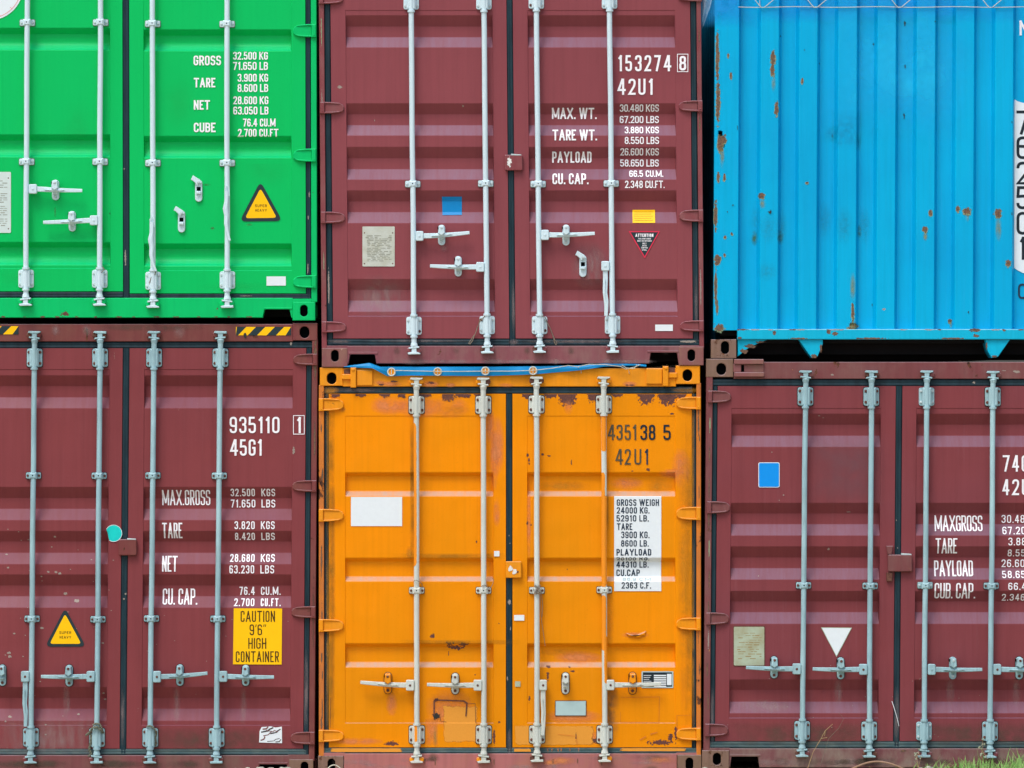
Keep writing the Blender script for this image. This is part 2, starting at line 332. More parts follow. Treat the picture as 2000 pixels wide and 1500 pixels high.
# ------------------------------------------------------------------ surfaces with relief
class Surf:
    K = 0
    def __init__(s, C, xs, ys, f): s.C, s.xs, s.ys, s.f = C, sorted(set(xs)), sorted(set(ys)), f
    def grid(s, mb, x0, x1, y0, y1, edge=-20, m=None):
        xs = [x0]+[x for x in s.xs if x0 < x < x1]+[x1]; ys = [y0]+[y for y in s.ys if y0 < y < y1]+[y1]
        vs = [(x, y, s.f(x, y)) for y in ys for x in xs]; nx, ny = len(xs), len(ys)
        fs = [[j*nx+i, j*nx+i+1, (j+1)*nx+i+1, (j+1)*nx+i] for j in range(ny-1) for i in range(nx-1)]
        b = len(vs); ring = [i for i in range(nx)]+[j*nx+nx-1 for j in range(1, ny)]+[(ny-1)*nx+i for i in range(nx-2, -1, -1)]+[j*nx for j in range(ny-2, 0, -1)]
        vs += [(vs[r][0], vs[r][1], edge) for r in ring]; n = len(ring)
        fs += [[ring[i], ring[(i+1) % n], b+(i+1) % n, b+i] for i in range(n)]
        mb.add(vs, fs, m)
    def flat(s, mb, polys, m, lift):
        """drape 2D polygons over the relief"""
        bm = bmesh.new()
        for p in polys:
            try: bm.faces.new([bm.verts.new((x, 0, -y)) for x, y in p])
            except ValueError: pass
        if not bm.verts: bm.free(); return
        zs = [v.co.z for v in bm.verts]; xs = [v.co.x for v in bm.verts]
        for y in s.ys:
            if min(zs) < -y < max(zs):
                bmesh.ops.bisect_plane(bm, geom=bm.verts[:]+bm.edges[:]+bm.faces[:], plane_co=(0, 0, -y), plane_no=(0, 0, 1), dist=1e-5)
        ln = s.C.lean
        for xb in s.xs:
            if min(xs)-12 < xb < max(xs)+12:
                bmesh.ops.bisect_plane(bm, geom=bm.verts[:]+bm.edges[:]+bm.faces[:], plane_co=(xb+ln*(0-s.C.yref), 0, 0), plane_no=Vector((1, 0, ln)).normalized(), dist=1e-5)
        bm.verts.ensure_lookup_table(); bm.verts.index_update()
        vs = []
        for v in bm.verts:
            x, y = v.co.x, -v.co.z; xx = x-ln*(y-s.C.yref) if not mb.lean else x
            vs.append((x, y, s.f(xx, y)+lift+.6))
        mb.add(vs, [[v.index for v in f.verts] for f in bm.faces], m); bm.free()
    def patch(s, mb, cx, cy, rx, ry, m, lift=.35, shape='e', n=10):
        """stain: small grid with falloff attribute, draped"""
        Surf.K = (Surf.K+1) % 170; lift = lift*.1+.0045*Surf.K; lift += .9 if m == 'd_soot' else 0
        ln = s.C.lean
        xs = sorted(set([cx+rx*(2*i/n-1) for i in range(n+1)])); 
        ys = sorted(set([cy+ry*(2*i/n-1) for i in range(n+1)]+[y for y in s.ys if cy-ry < y < cy+ry]))
        sh = ln*(cy-s.C.yref) if not mb.lean else 0
        xs = sorted(set(xs+[x+sh for x in s.xs if cx-rx < x+sh < cx+rx]))
        vs, at = [], []
        for y in ys:
            for x in xs:
                u, v = (x-cx)/rx, (y-cy)/ry
                if shape == 'e': a = 1-math.hypot(u, v)
                elif shape == 'd': a = (1-abs(u))*(1-max(0, v)) if v > -.95 else .0     # hangs down from its top edge
                elif shape == 'D': a = 1.25*(1-u*u)*max(0, 1-(v+1)/2)**.8
                else: a = 1.2*min(1-abs(u), 1-abs(v), .7)/.7 if shape == 'r' else 1-max(abs(u), abs(v))
                xx = x-sh if not mb.lean else x
                vs.append((x, y, s.f(xx, y)+lift)); at.append(max(0, a))
        nx = len(xs); fs = [[j*nx+i, j*nx+i+1, (j+1)*nx+i+1, (j+1)*nx+i] for j in range(len(ys)-1) for i in range(nx-1)]
        mb.add(vs, fs, m, at)

def smoothed(pts, w):
    """piecewise-linear profile -> rounded profile function and its sample rows"""
    P0 = [p[:2] for p in pts]
    def f0(y):
        if y <= P0[0][0]: return P0[0][1]
        for (a, va), (b, vb) in zip(P0, P0[1:]):
            if y <= b: return va+(vb-va)*(y-a)/(b-a) if b > a else vb
        return P0[-1][1]
    ws = [p[2] if len(p) > 2 else w for p in pts]; pts = [p[:2] for p in pts]
    def f(y):
        k = min(range(len(pts)), key=lambda i: abs(pts[i][0]-y)/ws[i]); q = ws[k]
        return sum(f0(y+q*(i/4-1)) for i in range(9))/9
    rows = []
    for (b, _), q in zip(pts, ws): rows += [b-q, b-q*.66, b-q*.33, b, b+q*.33, b+q*.66, b+q]
    return f, rows

# ------------------------------------------------------------------ stroke lettering
G = {
'0': (1, [[(0,0,1),(1,0,1),(1,1,1),(0,1,1),'c']]), '1': (.55, [[(.8,0,0),(.8,1,0)],[(.8,1,0),(0,.8,0)]]),
'2': (1, [[(0,.74,0),(0,1,1),(1,1,1),(1,.6,1),(0,.0,0),(1,0,0)]]),
'3': (1, [[(0,.76,0),(0,1,1),(1,1,1),(1,.53,1),(.4,.53,0)],[(.4,.53,0),(1,.53,1),(1,0,1),(0,0,1),(0,.24,0)]]),
'4': (1.2, [[(.74,0,0),(.74,1,0)],[(.6,1,0),(0,.27,0),(1,.27,0)]]),
'5': (1, [[(.95,1,0),(.05,1,0),(.0,.52,0)],[(.0,.56,0),(1,.6,1),(1,0,1),(0,0,1),(0,.24,0)]]),
'6': (1, [[(1,.78,0),(1,1,1),(0,1,1),(0,0,1),(1,0,1),(1,.57,1),(.45,.57,0)],[(.5,.57,0),(.01,.57,0)]]),
'7': (1, [[(0,1,0),(1,1,0),(.35,0,0)]]),
'8': (1, [[(0,0,1),(1,0,1),(1,.52,1),(0,.52,1),'c'],[(.04,.52,1),(.96,.52,1),(.96,1,1),(.04,1,1),'c']]),
'9': (1, [[(0,.22,0),(0,0,1),(1,0,1),(1,1,1),(0,1,1),(0,.43,1),(.55,.43,0)],[(.5,.43,0),(.99,.43,0)]]),
'A': (1.35, [[(0,0,0),(.5,1,0)],[(.5,1,0),(1,0,0)],[(.2,.3,0),(.8,.3,0)]]),
'B': (1, [[(0,0,0),(0,1,0),(1,1,1),(1,.53,1),(.4,.53,0)],[(.01,.53,0),(1,.53,1),(1,0,1),(0,0,0)]]),
'C': (1, [[(1,.68,0),(1,1,1),(0,1,1),(0,0,1),(1,0,1),(1,.32,0)]]),
'D': (1, [[(0,0,0),(1,0,1),(1,1,1),(0,1,0),'c']]),
'E': (.9, [[(1,1,0),(0,1,0),(0,0,0),(1,0,0)],[(0,.52,0),(.85,.52,0)]]),
'F': (.85, [[(1,1,0),(0,1,0),(0,0,0)],[(0,.5,0),(.85,.5,0)]]),
'G': (1, [[(1,.7,0),(1,1,1),(0,1,1),(0,0,1),(1,0,1),(1,.47,0),(.5,.47,0)]]),
'H': (1, [[(0,0,0),(0,1,0)],[(1,0,0),(1,1,0)],[(0,.5,0),(1,.5,0)]]),
'I': (.0, [[(.5,0,0),(.5,1,0)]]),
'K': (1.15, [[(0,0,0),(0,1,0)],[(1,1,0),(0,.42,0)],[(.3,.58,0),(1,0,0)]]),
'L': (.85, [[(0,1,0),(0,0,0),(1,0,0)]]),
'M': (1.8, [[(0,0,0),(0,1,0)],[(0,1,0),(.5,.1,0)],[(.5,.1,0),(1,1,0)],[(1,1,0),(1,0,0)]]),
'N': (1.1, [[(0,0,0),(0,1,0)],[(0,1,0),(1,0,0)],[(1,0,0),(1,1,0)]]),
'P': (1, [[(0,0,0),(0,1,0),(1,1,1),(1,.45,1),(.45,.45,0)],[(.5,.45,0),(.01,.45,0)]]),
'R': (1, [[(0,0,0),(0,1,0),(1,1,1),(1,.48,1),(.45,.48,0)],[(.5,.48,0),(.01,.48,0)],[(.5,.48,0),(1,0,0)]]),
'S': (1, [[(1,.76,0),(1,1,1),(0,1,1),(0,.53,1),(1,.5,1),(1,0,1),(0,0,1),(0,.24,0)]]),
'T': (1.3, [[(.5,0,0),(.5,1,0)],[(0,1,0),(1,1,0)]]),
'U': (1, [[(0,1,0),(0,0,1),(1,0,1),(1,1,0)]]),
'V': (1.3, [[(0,1,0),(.5,0,0)],[(.5,0,0),(1,1,0)]]),
'W': (2.1, [[(0,1,0),(.25,0,0)],[(.25,0,0),(.5,1,0)],[(.5,1,0),(.75,0,0)],[(.75,0,0),(1,1,0)]]),
'X': (1.4, [[(0,0,0),(1,1,0)],[(0,1,0),(1,0,0)]]), 'Y': (1.4, [[(0,1,0),(.5,.45,0)],[(.5,0,0),(.5,.47,0)],[(1,1,0),(.5,.45,0)]]),
'.': (-1, None), "'": (-2, None), '"': (-3, None), ' ': (-4, None)}
G['O'] = G['0']
def rpath(p, rad):
    closed = p[-1] == 'c'; p = [q for q in p if q != 'c']; n = len(p); out = []
    for i, (x, y, r) in enumerate(p):
        if not r: out.append((x, y)); continue
        a, b = p[i-1], p[(i+1) % n]
        la, lb = math.hypot(a[0]-x, a[1]-y), math.hypot(b[0]-x, b[1]-y)
        rr = min(rad, la*(.5 if a[2] or closed else .9), lb*(.5 if b[2] or closed else .9))
        ax, ay = x+(a[0]-x)/la*rr, y+(a[1]-y)/la*rr; bx, by = x+(b[0]-x)/lb*rr, y+(b[1]-y)/lb*rr
        for k in range(5):
            t = k/4; out.append(((1-t)**2*ax+2*t*(1-t)*x+t*t*bx, (1-t)**2*ay+2*t*(1-t)*y+t*t*by))
    q = [out[0]]
    for c in out[1:]:
        if math.hypot(c[0]-q[-1][0], c[1]-q[-1][1]) > .02: q.append(c)
    if closed and math.hypot(q[0][0]-q[-1][0], q[0][1]-q[-1][1]) < .02: q.pop()
    return q, closed
def ribbon(q, closed, hw):
    n = len(q); L, R = [], []
    for i in range(n):
        a = q[i-1] if (closed or i) else None; b = q[(i+1) % n] if (closed or i < n-1) else None
        def nm(u, v): l = math.hypot(v[0]-u[0], v[1]-u[1]) or 1; return (-(v[1]-u[1])/l, (v[0]-u[0])/l)
        n1 = nm(a, q[i]) if a else nm(q[i], b); n2 = nm(q[i], b) if b else n1
        k = max(1+n1[0]*n2[0]+n1[1]*n2[1], .5); mx, my = (n1[0]+n2[0])/k*hw, (n1[1]+n2[1])/k*hw
        L.append((q[i][0]+mx, q[i][1]+my)); R.append((q[i][0]-mx, q[i][1]-my))
    return [[L[i], L[(i+1) % n], R[(i+1) % n], R[i]] for i in range(n if closed else n-1)]
def text(surf, mb, s, x0, x1, y0, y1, t, m, lift=.5, gap=None):
    t *= 1.04
    h = y1-y0; gap = gap if gap is not None else t*.55
    tot = 0; fx = 0
    for ch in s:
        g = G[ch][0]
        if g >= 0: tot += g; fx += t
        elif g == -1: fx += t
        elif g == -2: fx += t*.9
        elif g == -3: fx += t*2.2
        else: tot += .55
    fx += gap*(len(s)-1); cw = (x1-x0-fx)/max(tot, .01); x = x0
    for ch in s:
        g, strokes = G[ch]
        if strokes is None:
            if ch == '.': surf.flat(mb, [rect(x, y1-t*1.1, x+t, y1)], m, lift); x += t+gap
            elif ch == "'": surf.flat(mb, [[(x+t*.4, y0), (x+t*1.2, y0), (x+t*.6, y0+h*.25), (x, y0+h*.25)]], m, lift); x += t*.9+gap
            elif ch == '"':
                for k in (0, t*1.5): surf.flat(mb, [[(x+k+t*.4, y0), (x+k+t*1.2, y0), (x+k+t*.6, y0+h*.22), (x+k, y0+h*.22)]], m, lift+.01*k)
                x += t*2.2+gap
            else: x += .55*cw+gap
            continue
        w = cw*g
        for k, p in enumerate(strokes):
            pp = [q if q == 'c' else (x+t/2+q[0]*w, y1-t/2-q[1]*(h-t), q[2]) for q in p]
            q, c = rpath(pp, max(w*.5, t*.6)); 
            if not c:   # run sharp ends out to the cap line
                def ext(a, b):
                    l = math.hypot(b[0]-a[0], b[1]-a[1]) or 1; return (b[0]+(b[0]-a[0])/l*t*.5, b[1]+(b[1]-a[1])/l*t*.5)
                if p[-1][1] in (0, 1) and abs(q[-1][1]-q[-2][1]) > abs(q[-1][0]-q[-2][0]): q[-1] = ext(q[-2], q[-1])
                if p[0][1] in (0, 1) and abs(q[0][1]-q[1][1]) > abs(q[0][0]-q[1][0]): q[0] = ext(q[1], q[0])
                if p[-1][0] in (0, 1) and abs(q[-1][1]-q[-2][1]) < .2*abs(q[-1][0]-q[-2][0]): q[-1] = ext(q[-2], q[-1])
                if p[0][0] in (0, 1) and abs(q[0][1]-q[1][1]) < .2*abs(q[0][0]-q[1][0]): q[0] = ext(q[1], q[0])
            surf.flat(mb, ribbon(q, c, t/2), m, lift+.07*k)
        x += w+t+gap
def outline(surf, mb, x0, y0, x1, y1, t, m, lift=.5):
    surf.flat(mb, ribbon([(x0+t/2, y0+t/2), (x1-t/2, y0+t/2), (x1-t/2, y1-t/2), (x0+t/2, y1-t/2)], True, t/2), m, lift)

# ------------------------------------------------------------------ container pieces
def casting(C, name, x0, y0, x1, y1, hx, hy, hw, hh, mat, d=4, parent=None):
    mb = MB(C, [mat, 'hole'], False)
    n = 28; inner, outer = [], []; r = hw/2; st = max(hh/2-r, .1)
    def hole(k):
        pts = []
        for i in range(n):
            a = 2*math.pi*(i+.5)/n; c, s_ = math.cos(a), math.sin(a)
            pts.append((hx+k*r*c, hy+(st if s_ > 0 else -st)+k*r*s_))
        return pts
    inner = hole(1)
    X0, Y0, X1, Y1 = x0+1, y0+1, x1-1, y1-1
    for ix, iy in inner:
        dx, dy = ix-hx, (iy-hy)*.9
        t = min([(X1-hx)/dx if dx > 0 else (X0-hx)/dx if dx < 0 else 1e9, (Y1-hy)/dy if dy > 0 else (Y0-hy)/dy if dy < 0 else 1e9])
        outer.append([hx+dx*t, hy+dy*t])
    for cx, cy in ((X0, Y0), (X1, Y0), (X1, Y1), (X0, Y1)):
        k = min(range(n), key=lambda i: (outer[i][0]-cx)**2+(outer[i][1]-cy)**2); outer[k] = [cx, cy]
    vs = [(x, y, d) for x, y in outer]; 
    vs += [(x, y, d) for x, y in hole(1.12)]; vs += [(x, y, d-1) for x, y in inner]; vs += [(x, y, d-9) for x, y in inner]
    vs += [(x+(1 if x >= X1-.01 else -1 if x <= X0+.01 else 0), y+(1 if y >= Y1-.01 else -1 if y <= Y0+.01 else 0), d-1) for x, y in outer]
    b = 4*n; vs += [(p[0], p[1], -50) for p in vs[b:b+n]]
    fs = []
    for i in range(n):
        j = (i+1) % n
        for p, q in ((0, 1), (1, 2), (2, 3), (0, 4), (4, 5)): fs.append([p*n+i, p*n+j, q*n+j, q*n+i])
    mb.add(vs, fs, mat)
    bigger = [(hx+(x-hx)*1.3, hy+(y-hy)*1.2, d-9) for x, y in inner]
    mb.add(bigger, [list(range(n))], 'hole')
    return mb.build(name, parent or C.root)

def gasket(C, segs, mat, parent, name='door_gasket', extra=None):
    """rubber strips, rounded in section: (x0,y0,x1,y1)"""
    mb = MB(C, [mat], True)
    for si, (x0, y0, x1, y1) in enumerate(segs):
        prof = [(0, -20), (0, -3), (.12, -1), (.32, .0), (.55, -.6), (.8, .1), (.93, -1), (1, -3), (1, -20)]
        off = -.25*si
        if x1-x0 < y1-y0:
            ysn = max(2, int((y1-y0)/40)); vs = []
            for k in range(ysn+1):
                y = y0+(y1-y0)*k/ysn; wob = .5*mnoise.noise(Vector((x0*.1, y*.013, C.cx)))
                vs += [(x0+(x1-x0)*u+wob, y, v+off) for u, v in prof]
            n = len(prof); fs = [[k*n+i, k*n+i+1, (k+1)*n+i+1, (k+1)*n+i] for k in range(ysn) for i in range(n-1)]
        else:
            xsn = max(2, int((x1-x0)/40)); vs = []
            for k in range(xsn+1):
                x = x0+(x1-x0)*k/xsn; wob = .5*mnoise.noise(Vector((x*.013, y0*.1, C.cx)))
                vs += [(x, y0+(y1-y0)*u+wob, v+off-.1) for u, v in prof]
            n = len(prof); fs = [[k*n+i, k*n+i+1, (k+1)*n+i+1, (k+1)*n+i] for k in range(xsn) for i in range(n-1)]
        mb.add(vs, fs)
    if extra: extra(mb)
    return mb.build(name, parent)

def hinge(C, xp, xd, y0, y1, mat, parent, flat=False):
    """xp: outer edge of the post, xd: free end on the door"""
    mb = MB(C, [mat], False); s = 1 if xd > xp else -1; W = abs(xd-xp); h = y1-y0; yc = (y0+y1)/2
    X = lambda u: xp+s*u
    pw = 9
    t = .5 if not flat else .38
    out = [(X(pw), y0+1), (X(W*.62), y0+2), (X(W-3), y0+h*.2), (X(W), yc-h*.12), (X(W), yc+h*.18), (X(W-4), y1-h*.16), (X(W*.7), y1-2), (X(pw), y1-2)]
    mb.plate(out, -3, 5, 1.2)
    for yy, e in ((y0+1.5, 1), (y1-2.2, -1)):
        mb.tube([(X(pw-2), yy, 6), (X(W*.45), yy+e*.2, 6), (X(W*.78), yy+e*1.6, 5), (X(W-2), yy+e*h*.2, 3)], [1.7, 1.7, 1.6, .9], 8)
    mb.plate([(X(0)+0, y0), (X(pw), y0), (X(pw), y1), (X(0), y1)], 0, 9, 1.4)      # knuckle on the post
    mb.bolt(X(pw*.5), y1-5, 9, 1.3, None, .7)
    return mb.build('hinge', parent)

def rod(C, x, ys, big=(), small=(), mat='rod_w', bolts='boltw', camt=None, camb=None, handle=None, catch=None, hmat=None, keep='maroon_mf', halfpaint=None, catchmat=None):
    """x = ((xa,ya),(xb,yb)); ys = (top, bottom) of the tube"""
    (xa, ya), (xb, yb) = x; X = lambda y: xa+(xb-xa)*(y-ya)/(yb-ya)
    dn = .055; hm = hmat or mat
    mb = MB(C, [mat], False, dn); DR = 13; r = 5.2
    y0, y1 = ys; n = max(4, int((y1-y0)/60)); wob = lambda y: .9*mnoise.noise(Vector((xa*.31, y*.006, 3.)))
    path = [(X(y0+(y1-y0)*i/n)+wob(y0+(y1-y0)*i/n), y0+(y1-y0)*i/n, DR) for i in range(n+1)]
    mb.tube(path, r, 14)
    ro = None
    if halfpaint:
        for a, b, ph in halfpaint:   # orange overspray on part of the tube, painted on its own skin
            vs, fs, at = [], [], []; k = 10; rows = 12
            for i in range(rows+1):
                yy = a+(b-a)*i/rows
                for j in range(k+1):
                    an = ph+(-1.6+3.2*j/k); vs.append((X(yy)+wob(yy)+math.sin(an)*(r+.25), yy, DR+math.cos(an)*(r+.25)))
                    at.append(max(0, 1.3*min(1-abs(2*j/k-1), (1-abs(2*i/rows-1))*4, .7)))
            fs = [[i*(k+1)+j, i*(k+1)+j+1, (i+1)*(k+1)+j+1, (i+1)*(k+1)+j] for i in range(rows) for j in range(k)]
            mb.add(vs, fs, 'd_orangepaint', at)
    for yy in [b[0]-3 for b in big if b[0] > 300+ (y0 if y0 > 0 else 0)]+[b[1]+3.5 for b in big]:
        mb.tube([(X(yy), yy-2, DR), (X(yy), yy+2, DR)], 7.2, 14)
    ro = mb.build('locking_rod', C.root)
    for b0, b1 in big:
        m2 = MB(C, [mat], False, dn*.6); c = X((b0+b1)/2)
        if bolts == 'rust': m2.plate(rrect(c-16.2, b0-1.2, c+16.2, b1+1.2, 4), 0, 1.4, .3, 'sealant')
        m2.plate(rrect(c-15, b0, c+15, b1, 4), 0, 4, .8)
        m2.plate([(c-8.8, b0-.3), (c+8.8, b0-.3), (c+8.8, b1+.3), (c-8.8, b1+.3)], 3, 16, 2.6)
        for sx in (-11, 11):
            for yy in (b0+7, b1-7):
                m2.bolt(c+sx, yy, 4, 2.9, bolts if random.random() < .9 else 'rust', 2)
        for yy in (b0+5, b1-6): m2.bolt(c, yy, 16, 1.6, 'hole', .15)
        m2.build('rod_bracket', ro)
    for yy in small:
        m2 = MB(C, [mat], False, dn*.6); c = X(yy)
        m2.plate(rrect(c-15.4, yy-6.9, c+15.4, yy+6.9, 2.5), 0, 1.2, .3, 'sealant' if bolts == 'rust' else 'sealant_p')
        m2.plate(rrect(c-14.5, yy-6, c+14.5, yy+6, 2.5), 0, 4, .8)
        m2.plate([(c-7.5, yy-6.4), (c+7.5, yy-6.4), (c+7.5, yy+6.4), (c-7.5, yy+6.4)], 3, 19.5, 3)
        m2.bolt(c-11, yy, 4, 2.5, bolts, 2); m2.bolt(c+11, yy, 4, 2.5, bolts, 2); m2.bolt(c, yy-.5, 19.5, 1.3, 'hole', .15)
        m2.build('rod_guide', ro)
    for cm, dr in ((camt, -1), (camb, 1)):
        if cm is None: continue
        c = X(cm); sk = random.choice((-1, 1))*1.2; a = cm
        m2 = MB(C, [mat], False, dn)
        m2.tube([(c, a-dr*9, DR), (c, a-dr*3, DR), (c, a, DR)], [5.6, 7.2, 6], 12)
        sgn = dr
        def yy(u): return a+sgn*u
        m2.plate([(c-11, yy(-.5)+sk), (c+10, yy(-.5)-sk), (c+10, yy(2.6)-sk), (c-10, yy(2.6)+sk)], 5, 19, .8)
        m2.plate([(c-4.5, yy(2)), (c+4.5, yy(2)), (c+5, yy(11)), (c-5, yy(11))], 6, 18, .8)
        m2.plate([(c-13, yy(11)), (c-6, yy(9.5)), (c+6, yy(9.5)), (c+12, yy(10.5)+sk), (c+12, yy(14)), (c-11, yy(14.5))], 5, 19, .8)
        m2.build('rod_cam', ro)
        for sx in (-9, 9):
            m3 = MB(C, [keep if random.random() < .7 else 'rust'], False, 0)
            m3.plate(rrect(c+sx-5, min(yy(2), yy(11)), c+sx+5, max(yy(2), yy(11)), 3), 0, 15, 1.6); m3.build('cam_keeper', ro)
    if handle:
        kind, hx0, hx1, hy0, hy1, tip = handle
        m2 = MB(C, [hm], False, .06); hc = ((hx0+hx1)/2, (hy0+hy1)/2)
        if kind != 'strap':
            m2.plate(rrect(hx0, hy0, hx1, hy1, 2.5), 8, 20, 1.2, mat)
            m2.bolt(hc[0], hc[1], 20, 2.4, bolts if bolts == 'rust' else None, 1)
        if kind == 'h':
            s = 1 if tip[0] > hc[0] else -1; sx = hx1 if s > 0 else hx0
            pts = [(sx+(tip[0]-sx)*u, hc[1]+(tip[1]-hc[1])*(max(u,0)**1.15)+(.8*math.sin(u*3.1))) for u in (-.03, .12, .3, .5, .7, .85, 1)]
            m2.lever(pts, [5, 5, 4.6, 4.2, 3.9, 3.6, 3.2], 12, 17, 1, ds=[0, 0, .5, 1, 1.5, 2, 2.5])
            m2.lever([(sx+(tip[0]-sx)*u, hc[1]+(tip[1]-hc[1])*u+1) for u in (.17, .3, .5, .62)], [.3, 1.6, 1.6, .3], 16, 20.5, .6)
        elif kind == 'v':
            cxh = hc[0]; L = tip[1]-hy1
            pts = [(cxh+(tip[0]-cxh)*u+b, hy1-2+(L+2)*u) for u, b in ((0, 0), (.2, 0), (.5, -1.2*(1 if tip[0] >= cxh else -1)), (.68, .8), (.8, 1), (1, 0))]
            m2.lever(pts, [4.8, 4.8, 4.4, 4.4, 3.8, 3.4], 12, 17, 1, ds=[0, 0, 1, 2, 2, 2])
            m2.lever([(q[0]-.5, q[1]) for q in pts[1:4]], [.4, 1.4, .4], 16, 20.5, .6)
        elif kind == 'strap':
            pts = [(hc[0]-1, hy0+10), (hc[0]-1.5, hy0+(tip[1]-hy0)*.3), (hc[0]-3.5, hy0+(tip[1]-hy0)*.42), (hc[0]-1, hy0+(tip[1]-hy0)*.55), (hc[0]-2, hy0+(tip[1]-hy0)*.7), (hc[0]+1, hy0+(tip[1]-hy0)*.85), (tip[0]+2, tip[1])]
            m2.lever(pts, [3.6, 3.8, 4.8, 4.4, 3.8, 3, 2], 19, 23, 1, ds=[0, 0, .6, 0, .4, 0, 0])
            m2.tube([(hc[0]-4, hy0+20, 21), (hc[0]-4, hy0+4, 21), (hc[0], hy0, 21), (hc[0]+4, hy0+4, 21), (hc[0]+4, hy0+20, 21)], 1.1, 6)
            m2.tube([(q[0]+1.8, q[1], 23.4) for q in pts[1:]], .7, 5)
        m2.build('handle', ro)
    if catch:
        for cc in (catch if isinstance(catch, list) else [catch]):
            kind, cx, cy0, cy1 = cc; m2 = MB(C, [catchmat or mat], False, .03)
            if kind == 'closed':
                if bolts == 'rust': m2.plate(rrect(cx-8.2, cy0-1.2, cx+8.2, cy1+1.2, 8.1, 5), 0, 1.4, .3, 'sealant')
                m2.plate(rrect(cx-7, cy0, cx+7, cy1, 6.9, 5), 0, 4, .8)
                m2.bolt(cx, cy1-6.5, 4, 3, bolts, 2)
                m2.plate([(cx-5, cy0+2.5), (cx+5, cy0+2.5), (cx+6, cy0+14), (cx+6.5, cy0+17), (cx, cy0+21.5), (cx-6.5, cy0+17), (cx-6, cy0+14)], 3, 24, 1.2)
                m2.bolt(cx, cy0+6.5, 24, 2.6, bolts, 1.2)
                m2.plate(rect(cx-4.5, cy0+24, cx+4.5, cy0+28.5), 3, 12, .8)
                m2.plate(rect(cx-7.8, cy0+4, cx-6.2, cy0+9), 0, 9, .3, 'hole')
            else:
                m2.plate(rrect(cx-7, cy0+7, cx+7, cy1, 6.9, 5), 0, 4, .8)
                m2.plate(rect(cx-4, cy0+21, cx+4, cy0+29), 4.05, 4.3, 0, 'hole')
                m2.plate(rect(cx-4.5, cy0+30, cx+4.5, cy0+35), 3, 10, .8)
                m2.lever([(cx+1, cy0+15), (cx-1, cy0+11), (cx-9, cy0+5), (cx-13, cy0+3)], [5.5, 5.5, 4.5, 5], 4, 9, .8)
                m2.bolt(cx, cy0+12, 9, 2.9, bolts, 1.6)
            m2.build('handle_catch', ro)
    return ro

def body(C, xl, xr, yt, yb, mside, mroof, hole_floor=14):
    """side walls, roof, floor, far end: a 12.19 m long box behind the frame"""
    Lp = 12.19*S
    for side, X in ((-1, xl+5), (1, xr-5)):
        mb = MB(C, [mside], False); vs = []; n = 0; d = -30
        per = .278*S; prof = []
        while d > -Lp+40:
            for u, off in ((0, 0), (.26, 0), (.5, 1), (.76, 1)): prof.append((d-u*per, off*11))
            d -= per
        for dd, o in prof: vs += [(X-side*o, yt+25, dd), (X-side*o, yb-30, dd)]
        fs = [[2*i, 2*i+1, 2*i+3, 2*i+2] for i in range(len(prof)-1)]
        mb.add(vs, fs); 
        mb.box(X-8 if side > 0 else X-4, yb-32, X+4 if side > 0 else X+8, yb-6, -Lp, -50, .5)
        mb.box(X-8 if side > 0 else X-4, yt+4, X+4 if side > 0 else X+8, yt+26, -Lp, -50, .5)
        mb.build('side_wall', C.root)
    mb = MB(C, [mroof], False); mb.box(xl+12, yt+6, xr-12, yt+14, -Lp, -30, .3); mb.build('roof', C.root)
    mb = MB(C, ['interior'], False); mb.box(xl+12, yb-hole_floor-26, xr-12, yb-hole_floor-16, -Lp, -30, .3)
    k = 0
    while k*.45*S < Lp-120: mb.box(xl+16, yb-hole_floor-16, xr-16, yb-8, -60-k*.45*S-12, -60-k*.45*S, .3); k += 1
    mb.build('floor', C.root)
    mb = MB(C, [mside], False); mb.box(xl+2, yt+4, xr-2, yb-6, -Lp-10, -Lp, .5); mb.build('end_wall', C.root)
    mb = MB(C, ['interior'], False); mb.box(xl+14, yt+16, xr-14, yb-44, -50, -26, .3); mb.build('light_stop', C.root)  # added unseen board that stops light behind the doors

def post(C, mat, x0, y0, x1, y1, patches=()):
    mb = MB(C, [mat], True); mb.plate(rect(x0, y0, x1, y1), -40, 3, 1); ps = Surf(C, [], [], lambda x, y: 3)
    for k, q in enumerate(patches): ps.patch(mb, q[0], q[1], q[2], q[3], q[4], .3+.015*k, 'e', 8)
    mb.build('corner_post', C.root)
def sill_outline(x0, y0, x1, y1, notches):
    pts = [(x0, y0), (x1, y0), (x1, y1)]
    for a, b, yn in sorted(notches, reverse=True): pts += [(b+1.5, y1), (b-1.5, yn+2), (b-3.5, yn), (a+3.5, yn), (a+1.5, yn+2), (a-1.5, y1)]
    return pts+[(x0, y1)]

def bands(lst, dep, seam_t, seam_b, w, off2=None):
    """lst of (a,b,c,d): slope in a..b, floor b..c, slope out c..d"""
    pts = [(-400, 0)]
    for a, b, c, d in lst: pts += [(a, 0), (b, -dep), (c, -dep, off2 or w), (d, 0)]
    pts.append((2000, 0)); return smoothed(pts, w)

def leaf(C, x0, x1, y0, y1, px0, px1, bl, dep, seam, w, mat, sx=1.8, w2=None):
    f, rows = bands(bl, dep, 0, 0, w, w2)
    a, b = seam
    def xp(x): return 0 if x <= px0 or x >= px1 else min(1, (x-px0)/sx, (px1-x)/sx)
    def sm(x, y): return 1 if (px0+.5 < x < px1-.5 and a+.5 < y < b-.5) else 0
    def F(x, y): return f(y)*xp(x)-.9*sm(x, y)
    xs = [px0, px0+.7, px0+sx, px1-sx, px1-.7, px1]+[px0+(px1-px0)*k/6 for k in range(1, 6)]
    ys = rows+[a, a+.9, b-.9, b]
    sf = Surf(C, xs, ys, F); sf.name = 'door'
    mb = MB(C, [mat], True); sf.grid(mb, x0, x1, y0, y1); return sf, mb

